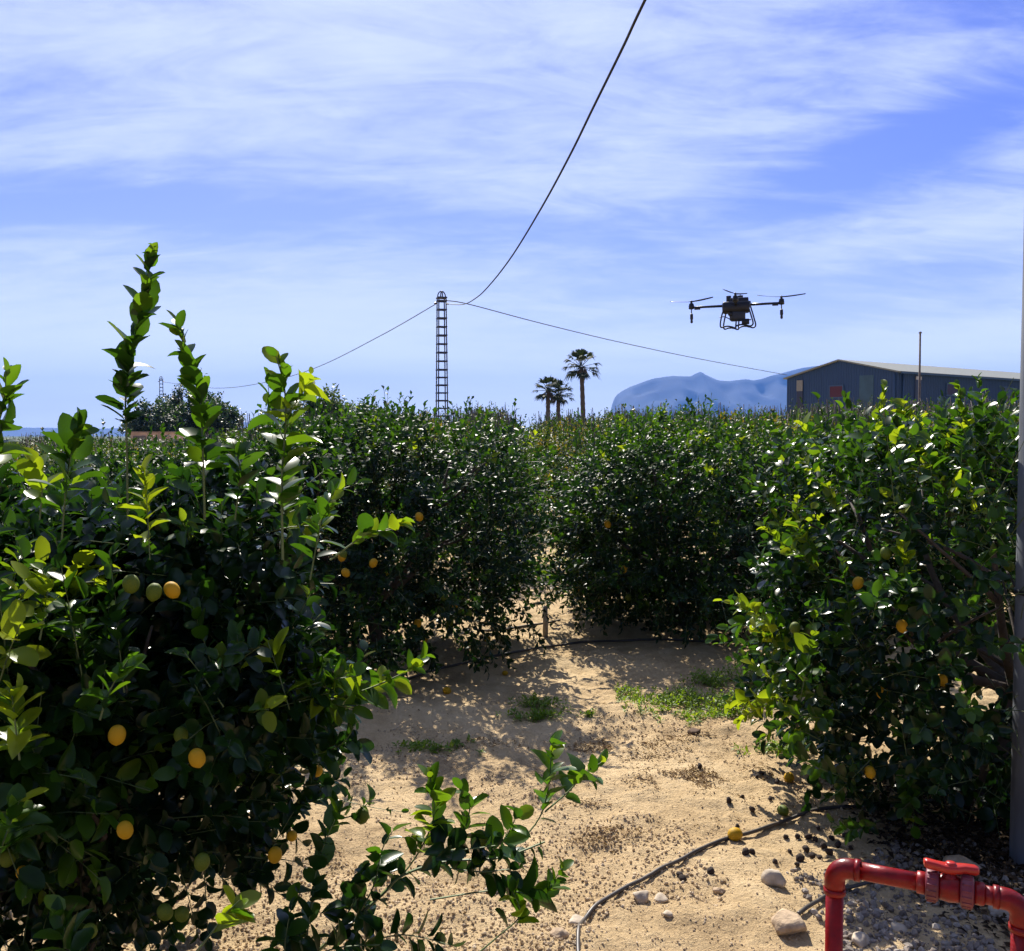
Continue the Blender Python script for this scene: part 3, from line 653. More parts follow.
for ri, (Yr, sp) in enumerate(rows):
    half = .54 * Yr + 1.2; n0 = -int(half / sp) - 1
    for k in range(n0, -n0 + 1):
        x = (k + .5) * sp + (.56 - 0 * sp) + rng.normal(0, .12); y = Yr + rng.normal(0, .25)
        if ri < 1: x = .58 + (k + .5) * sp + rng.normal(0, .06)
        px = 512 + F * x / y
        if not (-70 < px < 1060): continue
        ty = np.interp(px, tlx, tly) + rng.normal(0, 3) - (3 if ri > 5 else 0)
        Ht = 1.8 + (HOR - ty) / F * y; Ht = min(max(Ht, 1.35), 3.4)
        pool = mid if ri < 2 else far; src = pool[rng.integers(0, 3)]
        if ri < 2: Ht = max(Ht, 1.6)
        o = src if src.name not in used else copy_tree(src); used.add(src.name)
        o.location = (x, y, 0); w = (1.0 if ri < 2 else sp / 2.6) * (.95 + .1 * rng.random())
        if ri < 2: w = 1.04
        o.scale = (w, w, Ht / 2.12); o.rotation_euler = (0, 0, rng.random() * 6.28)
        mk = [m[1] for m in marks if px >= m[0]][-1]
        lab = 'lemon tree in the %s row, %s' % (ordn[ri], mk)
        seen_labels.setdefault(lab, []).append((px, o)); o['label'] = lab; o['group'] = ORCH
for lab, lst in seen_labels.items():
    if len(lst) > 1:
        lst.sort(key=lambda a: a[0]); names = {2: ['the left one', 'the right one'], 3: ['the left one', 'the middle one', 'the right one']}.get(len(lst)) or ['number %s from the left' % w_ for w_ in ('one', 'two', 'three', 'four', 'five', 'six')[:len(lst)]]
        for (p_, o), nme in zip(lst, names): o['label'] = lab + ', ' + nme.replace('number ', 'tree ').replace(' from the left', ' from left')

# ------------------------------------------------------------------ distant trees, palms, shed
def far_tree(px, d, Ht, Rx, label, seed, name='broadleaf_tree', tone=.3, leaf=.3, n=650, cz=.6, mat=None):
    rng = np.random.default_rng(seed); p = pt(px, HOR, d); t = empty(name, (p[0], p[1], 0), label, 'tree', 'distant trees beyond the orchard')
    g = trunk_geo(rng, Ht * .85, Rx * .8, .2, 6, Ht * .2); g.build('trunk', MBARK, parent=t)
    fo = Foliage(rng); crown_twigs(fo, rng, (0, 0, Ht * cz), (Rx, Rx, Ht * (1 - cz)), n, .8, 7, leaf, lump=.45, zmin=.6, hole=.4, inner=.35, tone=tone, fresh=.05, stem=0, freshtop=.2, upbias=.7)
    fo.build('crown', 0, t, [mat or MTREE]); return t
far_tree(151, 85, 4.6, 2.1, 'dark round tree left of the taller one in the distant clump', 61)
far_tree(180, 92, 6.4, 2.3, 'tallest dark tree of the distant clump, narrow top', 62, cz=.55, n=800)
far_tree(205, 90, 5.7, 2.0, 'dark tree in the middle of the distant clump, partly behind a leafy shoot', 63)
far_tree(222, 86, 4.5, 1.9, 'low rounded tree at the right end of the distant clump', 64)
far_tree(318, 70, 4.9, 1.6, 'slender light green tree beside the yellow-tipped shoot', 65, tone=.6, cz=.52)
far_tree(343, 76, 4.3, 1.9, 'feathery grey green tree right of the slender one', 66, tone=.6, leaf=.22, cz=.55)
far_tree(375, 80, 3.7, 1.5, 'small tree peeping over the orchard left of the pylon', 67, tone=.4)

MPTRUNK = simple('palm_bark', (.06, .05, .045), .9, bump=.8, scale=8)
def palm(px, d, top, label, seed, Rr=1.45, lean=0.0):
    rng = np.random.default_rng(seed); p = pt(px, HOR, d); Ht = 1.8 + (HOR - top) / F * d
    t = empty('palm_tree', (p[0], p[1], 0), label, 'palm tree', 'fan palms beyond the orchard')
    g = Geo(); k = 26; zz_ = np.linspace(-.2, Ht, k); rr = .23 - .06 * np.linspace(0, 1, k) + .025 * (np.arange(k) % 2); rr[0] = .3
    g.tube(np.stack([lean * np.linspace(0, 1, k) ** 1.5, np.zeros(k), zz_], 1), rr, 10)
    g.build('trunk', MPTRUNK, parent=t)
    c = Geo(); top_ = np.array([lean, 0, Ht])
    for i in range(24):
        az = i * 2.4 + rng.normal(0, .2); el = R(80) - R(115) * (i / 24) + rng.normal(0, .1)
        dv = np.array([math.cos(az) * math.cos(el), math.sin(az) * math.cos(el), math.sin(el)])
        pl = Rr * .56; b = top_ + dv * pl + np.array([0, 0, -.05 * (1 - math.sin(el))])
        c.tube([top_ + dv * .1, b], [.03, .02], 4)
        side = norm(np.cross(dv, [0, 0, 1.0]) + 1e-4); nrm = np.cross(side, dv)
        for k2 in range(13):
            a = R(-62 + 124 * k2 / 12); l = Rr * (.56 - .10 * abs(a)) * (1 + rng.normal(0, .08)); q = dv * math.cos(a) + side * math.sin(a)
            m_ = b + q * l * .6; e = b + q * l + np.array([0, 0, -.22 * Rr * (.6 + rng.random() * .6)]); wd = np.cross(q, nrm) * .038 * Rr
            c.add([b, m_ - wd, e, m_ + wd], [[0, 1, 2, 3]], 0, .15 + .5 * rng.random() * (el > 0))
    # dead thatch hanging under the crown
    for i in range(26):
        az = rng.random() * 6.28; r0 = .25; b = top_ + np.array([math.cos(az) * r0, math.sin(az) * r0, -.1]); e = b + np.array([math.cos(az) * .35, math.sin(az) * .35, -.5 - .7 * rng.random()])
        c.add([b, (b + e) / 2 + [.05, .05, .1], e, (b + e) / 2 - [.05, .05, 0]], [[0, 1, 2, 3]], 1, .1)
    c.build('crown', [MPALM, MPTRUNK], smooth=False, parent=t)
palm(584, 83, 367, 'tallest fan palm standing apart on a bare trunk', 71, 1.75, -.25)
palm(548, 86, 391, 'short fan palm, left of the close pair beside the tall palm', 72, 1.5)
palm(557.5, 88, 395, 'short fan palm, right of the close pair beside the tall palm', 73, 1.55, .1)

MSHED = simple('shed_render', (.42, .31, .26), .9, scale=2)
o = empty('farm_shed', (*pt(156, HOR, 66)[:2], 0), 'low pinkish farm shed in front of the distant dark tree clump', 'shed')
g = Geo(); g.box((0, 0, .93), (1.4, 1.4, 1.1), bev=.02); g.build('wall', MSHED, False, o)
g = Geo(); g.box((0, 0, 2.065), (1.5, 1.5, .03)); g.build('roof', simple('shed_roof', (.36, .27, .22), .8), False, o)
g = Geo(); g.box((-.6, -1.42, .9), (.42, .02, .9)); g.build('door', simple('shed_door', (.10, .09, .09), .6), False, o)

# ------------------------------------------------------------------ warehouse
def warehouse():
    P0 = np.array([32.4, 80.0]); A = R(35); Lg, Wd = 34.0, 11.5; EV, RG = 7.15, 8.45
    w = empty('warehouse', (P0[0], P0[1], 0), 'long blue metal warehouse with pale low-pitched roof behind the orchard', 'warehouse', rz=A)
    mclad, t, b = newmat('blue_cladding'); LL = t.links.new
    tcn = N(t, 'ShaderNodeTexCoord'); wv = N(t, 'ShaderNodeTexWave', wave_type='BANDS', bands_direction='X'); wv.inputs['Scale'].default_value = 1.2; LL(tcn.outputs['Object'], wv.inputs[0])
    wy = N(t, 'ShaderNodeTexWave', wave_type='BANDS', bands_direction='Y'); wy.inputs['Scale'].default_value = 1.2; LL(tcn.outputs['Object'], wy.inputs[0])
    ad = N(t, 'ShaderNodeMath', operation='ADD'); LL(wv.outputs['Fac'], ad.inputs[0]); LL(wy.outputs['Fac'], ad.inputs[1])
    ns = N(t, 'ShaderNodeTexNoise'); ns.inputs['Scale'].default_value = .35; ns.inputs['Detail'].default_value = 5; LL(tcn.outputs['Object'], ns.inputs[0])
    rr = N(t, 'ShaderNodeValToRGB'); rr.color_ramp.elements[0].color = (.006, .032, .095, 1); rr.color_ramp.elements[1].color = (.011, .045, .12, 1); LL(ns.outputs[0], rr.inputs[0]); LL(rr.outputs[0], b.inputs['Base Color'])
    b.inputs['Roughness'].default_value = .6
    bp = N(t, 'ShaderNodeBump'); bp.inputs['Strength'].default_value = .6; bp.inputs['Distance'].default_value = .05; LL(ad.outputs[0], bp.inputs['Height']); LL(bp.outputs[0], b.inputs['Normal'])
    # gable at local x=0, long side at local y=0 going +x
    g = Geo(); m = Wd / 2
    v = [(0, 0, 0), (0, 0, EV), (0, m, RG), (0, Wd, EV), (0, Wd, 0)]; v2 = [(Lg, y, z) for (_, y, z) in v]
    g.add(v + v2, [[0, 1, 2, 3, 4], [9, 8, 7, 6, 5], [0, 5, 6, 1], [4, 3, 8, 9]]); g.build('wall', mclad, False, w)
    mroof = simple('pale_roof_sheet', (.20, .21, .18), .65, scale=3, var=.1)
    g = Geo()
    for (y0, z0, y1, z1) in ((-.25, EV - .03, m, RG + .03), (Wd + .25, EV - .03, m, RG + .03)):
        a = [(-.25, y0, z0), (Lg + .25, y0, z0), (Lg + .25, y1, z1), (-.25, y1, z1)]
        g.add(a + [(x, y, z + .12) for x, y, z in a], [[0, 1, 2, 3], [7, 6, 5, 4], [0, 4, 5, 1], [1, 5, 6, 2], [2, 6, 7, 3], [3, 7, 4, 0]])
    g.build('roof', mroof, False, w)
    mdark = simple('dark_opening', (.03, .03, .05), .3); mred = simple('red_shutter', (.07, .006, .018), .6); mband = simple('greenish_panel', (.03, .075, .11), .6, scale=1); mtrim = simple('shed_trim', (.03, .07, .14), .5)
    def win(name, c, hx, hy, hz, mat, frame=True):
        if frame:
            f = Geo(); 
            for (dx, dy, dz, ax, ay, az) in ((0, 0, hz + .06, hx + .02, hy + .02, .06), (0, 0, -hz - .06, hx + .02, hy + .02, .06)):
                f.box((c[0] + dx, c[1] + dy, c[2] + dz), (max(ax, .05) + (.1 if hx > .1 else 0), max(ay, .05) + (.1 if hy > .1 else 0), az))
            s_ = hx if hx > .1 else hy
            for sg in (-1, 1):
                if hx > .1: f.box((c[0] + sg * (hx + .06), c[1], c[2]), (.06, .05, hz + .003))
                else: f.box((c[0], c[1] + sg * (hy + .06), c[2]), (.05, .06, hz + .003))
            fo = f.build(name, mtrim, False, w)
            g = Geo(); g.box(c, (hx, hy, hz)); g.build('pane', mat, False, fo)
        else:
            g = Geo(); g.box(c, (hx, hy, hz)); g.build(name, mat, False, w)
    win('window', (-.02, m + .3, 5.75), .03, .65, .48, mred)
    for x in (8.2, 17.6, 26.5): win('window', (x, -.02, 5.9), .85, .03, .45, mdark if x != 8.2 else simple('dark_red_shutter', (.03, .012, .04), .5))
    win('door', (-.03, Wd - 1.5, 4.1), .03, .33, 2.1, mdark, False)
    win('door', (2.9, -.03, 5.0), .45, .03, 2.0, mdark, False)
    win('sign_panel', (-.06, Wd - 1.5, 6.45), .03, .33, .5, simple('pale_panel', (.22, .21, .18), .7), False)
    win('lamp_housing', (2.9, -.06, 6.75), .40, .05, .14, simple('pale_box', (.5, .5, .5), .6), False)
    win('cladding_panel', (-.012, 3.0, 3.5), .012, .7, 3.55, mband, False)
    g = Geo(); g.tube([(-.10, .25, .2), (-.10, .25, EV - .1)], .07, 8); g.build('downpipe', mtrim, True, w)
    g = Geo(); g.tube([(.6, -.10, .2), (.6, -.10, EV - .1)], .07, 8); g.build('downpipe', mtrim, True, w)
    g = Geo(); g.box((Lg / 2, -.33, EV - .05), (Lg / 2, .07, .07)); g.build('gutter', mtrim, False, w)
warehouse()

# thin brown pole before the warehouse
p = pt(918.5, HOR, 46); g = Geo(); g.tube([(0, 0, -.3), (.01, 0, 3), (0, .02, 6.75)], [.055, .052, .045], 10); g.tube([(0, 0, 6.75), (0, 0, 6.82)], [.078, .05], 10)
o = g.build('wooden_pole', simple('weathered_wood', (.15, .115, .09), .8, bump=.4, scale=12)); o.location = (p[0], p[1], 0)
tag(o, 'thin brown wooden pole standing in front of the blue warehouse', 'pole')
p = pt(578, HOR, 70); g = Geo(); g.tube([(0, 0, -.3), (0, 0, 3.9)], [.06, .05], 8); o = g.build('fence_post', MTWIG); o.location = (p[0], p[1], 0); tag(o, 'short dark post sticking up between the tall palm and the pair', 'post')

# ------------------------------------------------------------------ lattice pylons
MSTEEL = simple('galvanised_steel', (.05, .055, .08), .6, metal=.2)
def pylon():
    t = empty('lattice_pylon', (0, 0, 0), 'slim steel lattice pylon rising from the middle of the orchard, three cables at its top', 'pylon', 'lattice pylons')
    Hh, w0, w1 = 8.55, .26, .18
    for sx in (-1, 1):
        for sy in (-1, 1):
            g = Geo(); g.box((0, 0, 0), (.025, .025, .5)); g.v[0] = np.array([[sx * (w0 if z < 0 else w1) + x, sy * (w0 if z < 0 else w1) + y, (0 if z < 0 else Hh)] for x, y, z in g.v[0]])
            g.build('leg', MSTEEL, False, t)
    z = .5; k = 0
    while z < Hh - .1:
        g = Geo()
        w = w0 + (w1 - w0) * z / Hh; th = .035 if k % 2 == 0 else .028
        for s_ in (-1, 1):
            g.box((0, s_ * (w + .027), z), (w + .04, .012, th)); g.box((s_ * (w + .027), 0, z), (.012, w + .0145, th))
        g.build('batten', MSTEEL, False, t); z += .42 if z > 5 else .38; k += 1
    g = Geo(); g.box((0, 0, Hh + .03), (w1 + .05, w1 + .05, .035))
    ang = np.linspace(0, math.pi, 9)
    g.tube([(math.cos(a) * .2, 0, Hh + .06 + math.sin(a) * .3) for a in ang], .03, 6); g.tube([(0, math.cos(a) * .2, Hh + .06 + math.sin(a) * .3) for a in ang], .03, 6)
    g.build('cap', MSTEEL, True, t)
    for s_ in (-1, 1):
        g = Geo(); g.lathe([(.02, 0), (.05, .02), (.03, .05), (.05, .08), (.03, .11), (.05, .14), (.02, .17)], 10, axis=(s_, 0, 0), origin=(s_ * (w1 + .03), 0, Hh - .25)); g.build('insulator', simple('brown_porcelain', (.12, .06, .04), .3), True, t)
    return t
py1 = pylon(); T1 = pt(442, HOR, 47); py1.location = (T1[0], T1[1], 0); py1.rotation_euler = (0, 0, R(18))
py2 = copy_tree(py1); U1 = pt(162, HOR, 118); py2.location = (U1[0], U1[1], 0); py2['label'] = 'distant pylon top showing above the dark tree clump'; py2.rotation_euler = (0, 0, R(25)); py2.scale = (1, 1, 1.03)

# ------------------------------------------------------------------ big pole at the right edge
px0 = 2.252; o = empty('utility_pole', (px0, 3.98, 0), 'grey round utility pole at the right edge beside the red pipe valve', 'pole')
g = Geo(); n = 40; zz_ = np.linspace(-.3, 7.7, n); g.tube(np.stack([np.zeros(n), np.zeros(n), zz_], 1), np.linspace(.118, .11, n), 32)
mp_ = simple('weathered_concrete', (.17, .19, .22), .85, c2=(.075, .085, .105), bump=.35, scale=9, detail=9)
t_ = mp_.node_tree; no = [k for k in t_.nodes if k.type == 'TEX_NOISE'][0]; tco = [k for k in t_.nodes if k.type == 'TEX_COORD'][0]; ma = N(t_, 'ShaderNodeMapping'); ma.inputs['Scale'].default_value = (1, 1, .16); t_.links.new(tco.outputs['Object'], ma.inputs[0]); t_.links.new(ma.outputs[0], no.inputs[0])
g.build('shaft', mp_, True, o)
g = Geo(); g.lathe([(.116, 0), (.122, .004), (.122, .02), (.116, .024)], 32, origin=(0, 0, 1.13)); g.build('strap', simple('dark_strap', (.05, .05, .06), .4, metal=.6), True, o)
g = Geo(); g.lathe([(.04, 0), (.05, .02), (.03, .05), (.05, .08), (.03, .12), (.05, .15), (.02, .18)], 12, axis=(-1, .3, 0), origin=(-.09, .02, 7.25)); g.build('insulator', simple('porcelain', (.5, .48, .45), .25), True, o)

# ------------------------------------------------------------------ cables
MCAB = simple('cable_rubber', (.02, .02, .022), .5)
def cable(pts, r, label, n=14):
    g = Geo(); g.tube(smooth_path(pts, n), r, 8); return tag(g.build('power_cable', MCAB), label, 'cable', 'overhead power cables')
b_ = (T1[0] - px0) / (T1[1] - 3.98); a_ = px0 - b_ * 3.98
Pc = []
for (px, py) in [(645, 0), (623, 47), (593, 108), (569.5, 156), (541, 208.5), (512, 256), (490.5, 284), (476, 298), (462, 304.5)]:
    Yc = a_ / ((px - 512) / F - b_); Pc.append(pt(px, py, Yc))
cable([np.array([px0 - .05, 3.98 + .02, 7.25]), np.array([a_ + b_ * 7, 7, 6.76])] + Pc + [np.array([T1[0] + .2, T1[1], 8.3])], .017, 'thick black cable sagging overhead from the pylon top towards the upper edge')
cable([np.array([T1[0] - .25, T1[1], 8.3]), pt(380, 336, 54), pt(315, 368, 64.6), pt(262, 383, 77), pt(213, 388, 92.5), np.array([U1[0] + .2, U1[1], 8.5])], .022, 'thin cable running left from the pylon top to the distant pylon')
wl = pt(787, 375, 89.4)
cable([np.array([T1[0] + .25, T1[1], 8.45]), pt(470, 304.5, 48.9), pt(540, 323, 54.5), pt(619, 342, 62.2), pt(700, 359, 72.5), wl], .024, 'thin cable running right from the pylon top to the warehouse corner')

# ------------------------------------------------------------------ drone
def drone():
    mb = simple('drone_black', (.012, .013, .02), .35); mgr = simple('drone_grey', (.02, .022, .035), .45); mw = simple('drone_tank', (.02, .03, .06), .4); mc = simple('carbon_blade', (.015, .015, .018), .4)
    c = pt(736, 308, 17.0); d = empty('spray_drone', c, 'black four-rotor spraying drone hovering over the orchard', 'drone'); d.scale = (.95, .95, .95); d.rotation_euler = (R(1), R(-1.2), R(-14))
    g = Geo(); g.box((0, 0, .01), (.25, .18, .10), bev=.04); g.box((.06, 0, .11), (.17, .12, .07), bev=.02); g.box((.20, 0, .06), (.07, .09, .055), bev=.02); g.build('body', mb, True, d)
    g = Geo(); g.box((.03, 0, -.12), (.14, .15, .12), bev=.035); g.lathe([(.05, 0), (.055, .01), (.05, .03)], 16, origin=(.03, 0, .155)); g.build('tank', mw, True, d)
    g = Geo(); g.box((-.13, 0, .17), (.045, .06, .06), bev=.01); g.build('battery', mgr, True, d)
    g = Geo(); g.box((.08, .05, .19), (.05, .04, .045), bev=.01); g.tube([(.08, .05, .22), (.08, .05, .27)], .006, 6); g.build('antenna', mgr, True, d)
    bl = [R(158), R(85), R(10), R(62)]
    for i, a in enumerate((math.pi, math.pi / 2, 0, -math.pi / 2)):
        ca, sa = math.cos(a), math.sin(a); Ra = .82
        g = Geo(); g.tube([(ca * .2, sa * .16, .05), (ca * Ra, sa * Ra, .05)], [.024, .021], 12); g.box((ca * (Ra - .11), sa * (Ra - .11), .03), (.055, .028, .024), Matrix.Rotation(a, 3, 'Z'), bev=.006); g.build('arm', mb, True, d)
        g = Geo(); g.lathe([(.04, 0), (.052, .01), (.052, .07), (.045, .08), (.045, .10), (.02, .115), (.015, .15)], 20, origin=(ca * Ra, sa * Ra, .02)); m_ = g.build('motor', mb, True, d)
        if i in (0, 2):
            g = Geo(); g.tube([(ca * Ra, sa * Ra, .03), (ca * Ra, sa * Ra, -.08)], .010, 8); g.lathe([(.012, 0), (.028, -.02), (.030, -.10), (.018, -.125), (.024, -.14), (.024, -.17), (.008, -.185)], 14, origin=(ca * Ra, sa * Ra, -.06)); g.build('nozzle', mb if i % 2 else mgr, True, d)
        g = Geo()
        for s_ in (0, math.pi):
            b = bl[i] + s_; u = np.array([math.cos(b), math.sin(b), 0]); w = np.array([-math.sin(b), math.cos(b), 0]); c0 = np.array([ca * Ra, sa * Ra, .165]); V = []
            for k, (rr, cw) in enumerate([(.02, .018), (.07, .026), (.14, .036), (.25, .034), (.36, .026), (.42, .016), (.44, .004)]):
                lift = .05 * (rr / .49) ** 1.5; q = c0 + u * rr + np.array([0, 0, lift])
                V += [q - w * cw + [0, 0, .006], q + w * cw - [0, 0, .006], q + w * cw - [0, 0, .011], q - w * cw + [0, 0, .001]]
            fs = [[0, 3, 2, 1]]
            for k in range(6):
                for j in range(4): fs.append([k * 4 + j, k * 4 + (j + 1) % 4, (k + 1) * 4 + (j + 1) % 4, (k + 1) * 4 + j])
            fs.append([24, 25, 26, 27]); g.add(V, fs)
        g.lathe([(.02, .14), (.022, .15), (.02, .175), (.008, .185)], 12, origin=(ca * Ra, sa * Ra, 0)); g.build('propeller', mc, True, d)
    for y in (-.19, .17):
        x0 = -.02 if y < 0 else .03
        P = [(-.20 + x0, y * .7, -.03), (-.235 + x0, y, -.14), (-.265 + x0, y, -.30), (-.25 + x0, y, -.365), (-.19 + x0, y, -.355), (-.13 + x0, y, -.35), (-.06 + x0, y, -.365), (.0 + x0, y, -.385), (.03 + x0, y, -.35), (.12 + x0, y, -.33), (.22 + x0, y, -.35), (.28 + x0, y, -.365), (.325 + x0, y, -.32), (.30 + x0, y, -.20), (.235 + x0, y * .7, .03)]
        g = Geo(); g.tube(smooth_path(P, 5), .014, 8); g.build('landing_gear', mb, True, d)
    for x in (.03, -.02):
        g = Geo(); g.tube(smooth_path([(x + .01, -.19, -.36), (x + .02, -.1, -.25), (x + .02, .0, -.2), (x + .02, .1, -.25), (x + .01, .18, -.36)], 4), .011, 6); g.build('cross_strut', mb, True, d)
    g = Geo(); g.box((.17, -.10, -.27), (.07, .05, .05), bev=.015); g.tube([(.05, -.1, -.25), (.27, -.1, -.24)], .012, 8); g.build('pump', mb, True, d)
    g = Geo(); g.lathe([(.03, 0), (.036, .01), (.036, .05), (.02, .06)], 14, axis=(0, -1, -.2), origin=(-.11, -.14, -.12)); g.tube([(-.11, -.12, -.12), (-.1, -.13, -.24)], .013, 8); g.build('camera_pod', mb, True, d)
    g = Geo(); g.tube(smooth_path([(.1, -.05, -.2), (-.05, -.12, -.24), (-.2, -.14, -.17), (-.3, -.12, -.17)], 4), .009, 6); g.build('hose', mb, True, d)
drone()

# ------------------------------------------------------------------ red pipe and valve
def valve():
    mred, t, b = newmat('red_pvc'); LL = t.links.new
    tcn = N(t, 'ShaderNodeTexCoord'); n = N(t, 'ShaderNodeTexNoise'); n.inputs['Scale'].default_value = 11; n.inputs['Detail'].default_value = 9; n.inputs['Roughness'].default_value = .7; LL(tcn.outputs['Object'], n.inputs[0])
    r = N(t, 'ShaderNodeValToRGB'); e = r.color_ramp.elements; e[0].position = .34; e[0].color = (.12, .002, .003, 1); e[1].position = .60; e[1].color = (.27, .004, .004, 1)
    x = e.new(.655); x.color = (.30, .05, .04, 1); x = e.new(.70); x.color = (.42, .24, .18, 1); x = e.new(.27); x.color = (.10, .05, .03, 1)
    LL(n.outputs[0], r.inputs[0]); LL(r.outputs[0], b.inputs['Base Color']); b.inputs['Roughness'].default_value = .36; b.inputs['Specular IOR Level'].default_value = .35
    n2_ = N(t, 'ShaderNodeTexNoise'); n2_.inputs['Scale'].default_value = 120; LL(tcn.outputs['Object'], n2_.inputs[0])
    bp = N(t, 'ShaderNodeBump'); bp.inputs['Strength'].default_value = .25; bp.inputs['Distance'].default_value = .003; LL(n2_.outputs[0], bp.inputs['Height']); LL(bp.outputs[0], b.inputs['Normal'])
    mh = simple('red_handle', (.42, .02, .012), .35, var=.1); md = simple('faded_red_collar', (.15, .022, .035), .5, var=.3, scale=18)
    A_ = pt(835, 866, 2.66); B_ = pt(1022, 892, 2.46); B_[2] = A_[2] - .004
    v = empty('irrigation_valve', (A_[0], A_[1], 0), 'red pipe arch with ball valve and red handle at the lower right', 'valve')
    A = A_ - [A_[0], A_[1], 0]; B = B_ - [A_[0], A_[1], 0]; u = norm(B - A); Lh = np.linalg.norm(B - A); rp = .0245; up = np.array([0, 0, 1.0])
    g = Geo(); g.tube([A * [1, 1, 0] + [0, 0, -.1], A - up * .055], rp, 24); g.build('riser_pipe', mred, True, v)
    g = Geo(); g.tube([B * [1, 1, 0] + [0, 0, -.1], B - up * .055], rp, 24); g.build('riser_pipe', mred, True, v)
    def elbow(C, d1):
        P = [C - up * .075]
        for a in np.linspace(0, math.pi / 2, 9): P.append(C - up * .04 + d1 * .04 + (-d1 * math.cos(a) + up * math.sin(a)) * .04)
        P.append(C + d1 * .065); g = Geo(); P = np.array(P); g.tube(P, .0285, 24); g.tube([P[0] - up * .004, P[0] + up * .012], .0305, 24); g.tube([P[-1] - d1 * .012, P[-1] + d1 * .003], .0305, 24); g.build('elbow', mred, True, v)
    elbow(A, u); elbow(B, -u)
    g = Geo(); g.tube([A + u * .05, A + u * (Lh * .47)], rp, 24); g.build('pipe', mred, True, v)
    g = Geo(); g.tube([A + u * (Lh * .80), B - u * .05], rp, 24); g.build('pipe', mred, True, v)
    s0 = Lh * .455; C = A + u * (Lh * .62); ua = tuple(u)
    g = Geo(); g.lathe([(.026, 0), (.030, .002), (.030, .02), (.026, .024)], 24, axis=ua, origin=A + u * s0); g.build('collar', mred, True, v); g = Geo(); g.lathe([(.026, 0), (.030, .002), (.030, .022), (.026, .026)], 24, axis=ua, origin=A + u * (s0 + .143)); g.build('collar', mred, True, v)
    for k, s_ in enumerate((s0 + .022, s0 + .108)):
        g = Geo(); prof = [(.030, 0), (.040, .002), (.043, .006), (.043, .028), (.040, .033), (.030, .035)]; g.lathe(prof, 28, axis=ua, origin=A + u * s_)
        q = Vector(ua).to_track_quat('Z', 'Y').to_matrix()
        for j in range(16):
            a = 6.283 * j / 16; c_ = np.array(q @ Vector((math.cos(a) * .0425, math.sin(a) * .0425, 0))); g.tube([A + u * (s_ + .005) + c_, A + u * (s_ + .029) + c_], .0028, 6)
        g.build('union_nut', md, True, v)
    g = Geo(); g.lathe([(.030, 0), (.034, .006), (.037, .025), (.037, .03), (.034, .05), (.030, .055)], 28, axis=ua, origin=A + u * (s0 + .055))
    g.lathe([(.020, 0), (.020, .035), (.016, .040), (.012, .048)], 20, origin=tuple(A + u * (s0 + .083)))
    g.build('valve_body', mred, True, v)
    Hc = A + u * (s0 + .085) + up * .055; hd = norm(np.array([u[0] * 1.0, u[1] + .25, 0])); ang = math.atan2(hd[1], hd[0]); Rm = Matrix.Rotation(ang, 3, 'Z')
    g = Geo(); pr = [(-.068, .011, .010, .010), (-.060, .015, .012, .009), (-.035, .014, .012, .004), (-.015, .019, .012, 0), (.015, .019, .012, 0), (.035, .014, .012, .002), (.062, .015, .012, .0), (.070, .010, .009, .0)]
    V = []; fs = []
    for (x_, hy, hz, dz) in pr:
        for k in range(12):
            a = 6.283 * k / 12; cc = math.copysign(abs(math.cos(a)) ** .6, math.cos(a)); ss = math.copysign(abs(math.sin(a)) ** .6, math.sin(a))
            V.append(list(Rm @ Vector((x_, hy * cc, hz * ss + dz)) + Vector(Hc)))
    for i in range(len(pr) - 1):
        for k in range(12): fs.append([i * 12 + k, i * 12 + (k + 1) % 12, (i + 1) * 12 + (k + 1) % 12, (i + 1) * 12 + k])
    fs.append(list(range(12))[::-1]); fs.append([(len(pr) - 1) * 12 + k for k in range(12)]); g.add(V, fs)
    g.lathe([(.014, -.016), (.015, .0), (.013, .016), (.005, .018)], 16, origin=tuple(Hc)); g.build('handle', mh, True, v)
valve()

# ------------------------------------------------------------------ hoses on the ground
MHOSE = simple('irrigation_hose', (.03, .03, .032), .42, c2=(.10, .08, .06), scale=6)
def hose(px, r, label, lift=.0):
    P = smooth_path([gp(*p[:2]) for p in px], 10); P[:, 2] = ground_h(P[:, 0], P[:, 1]) * .6 + r * .75 + lift
    k = np.ones(5) / 5; z = np.convolve(np.pad(P[:, 2], 2, 'edge'), k, 'valid'); P[:, 2] = z + .004
    g = Geo(); g.tube(P, r, 10); return tag(g.build('hose', MHOSE), label, 'hose', 'black irrigation hoses')
hose([(583, 1010), (578, 951), (582, 925), (600, 905), (640, 882), (680, 862), (720, 843), (768, 828), (820, 812), (880, 806), (940, 800)], .0085, 'black irrigation hose curving over the sand under a fallen lemon')
hose([(330, 700), (400, 682), (450, 668), (500, 656), (545, 648), (600, 641), (680, 640), (760, 641), (850, 644)], .010, 'black irrigation hose lying along the far tree row')
hose([(798, 915), (815, 902), (838, 890), (870, 882), (905, 880), (950, 890)], .008, 'short dark hose passing behind the red riser pipe')
hose([(440, 642), (480, 634), (520, 628), (560, 622)], .010, 'thin hose half buried in the sandy gap')

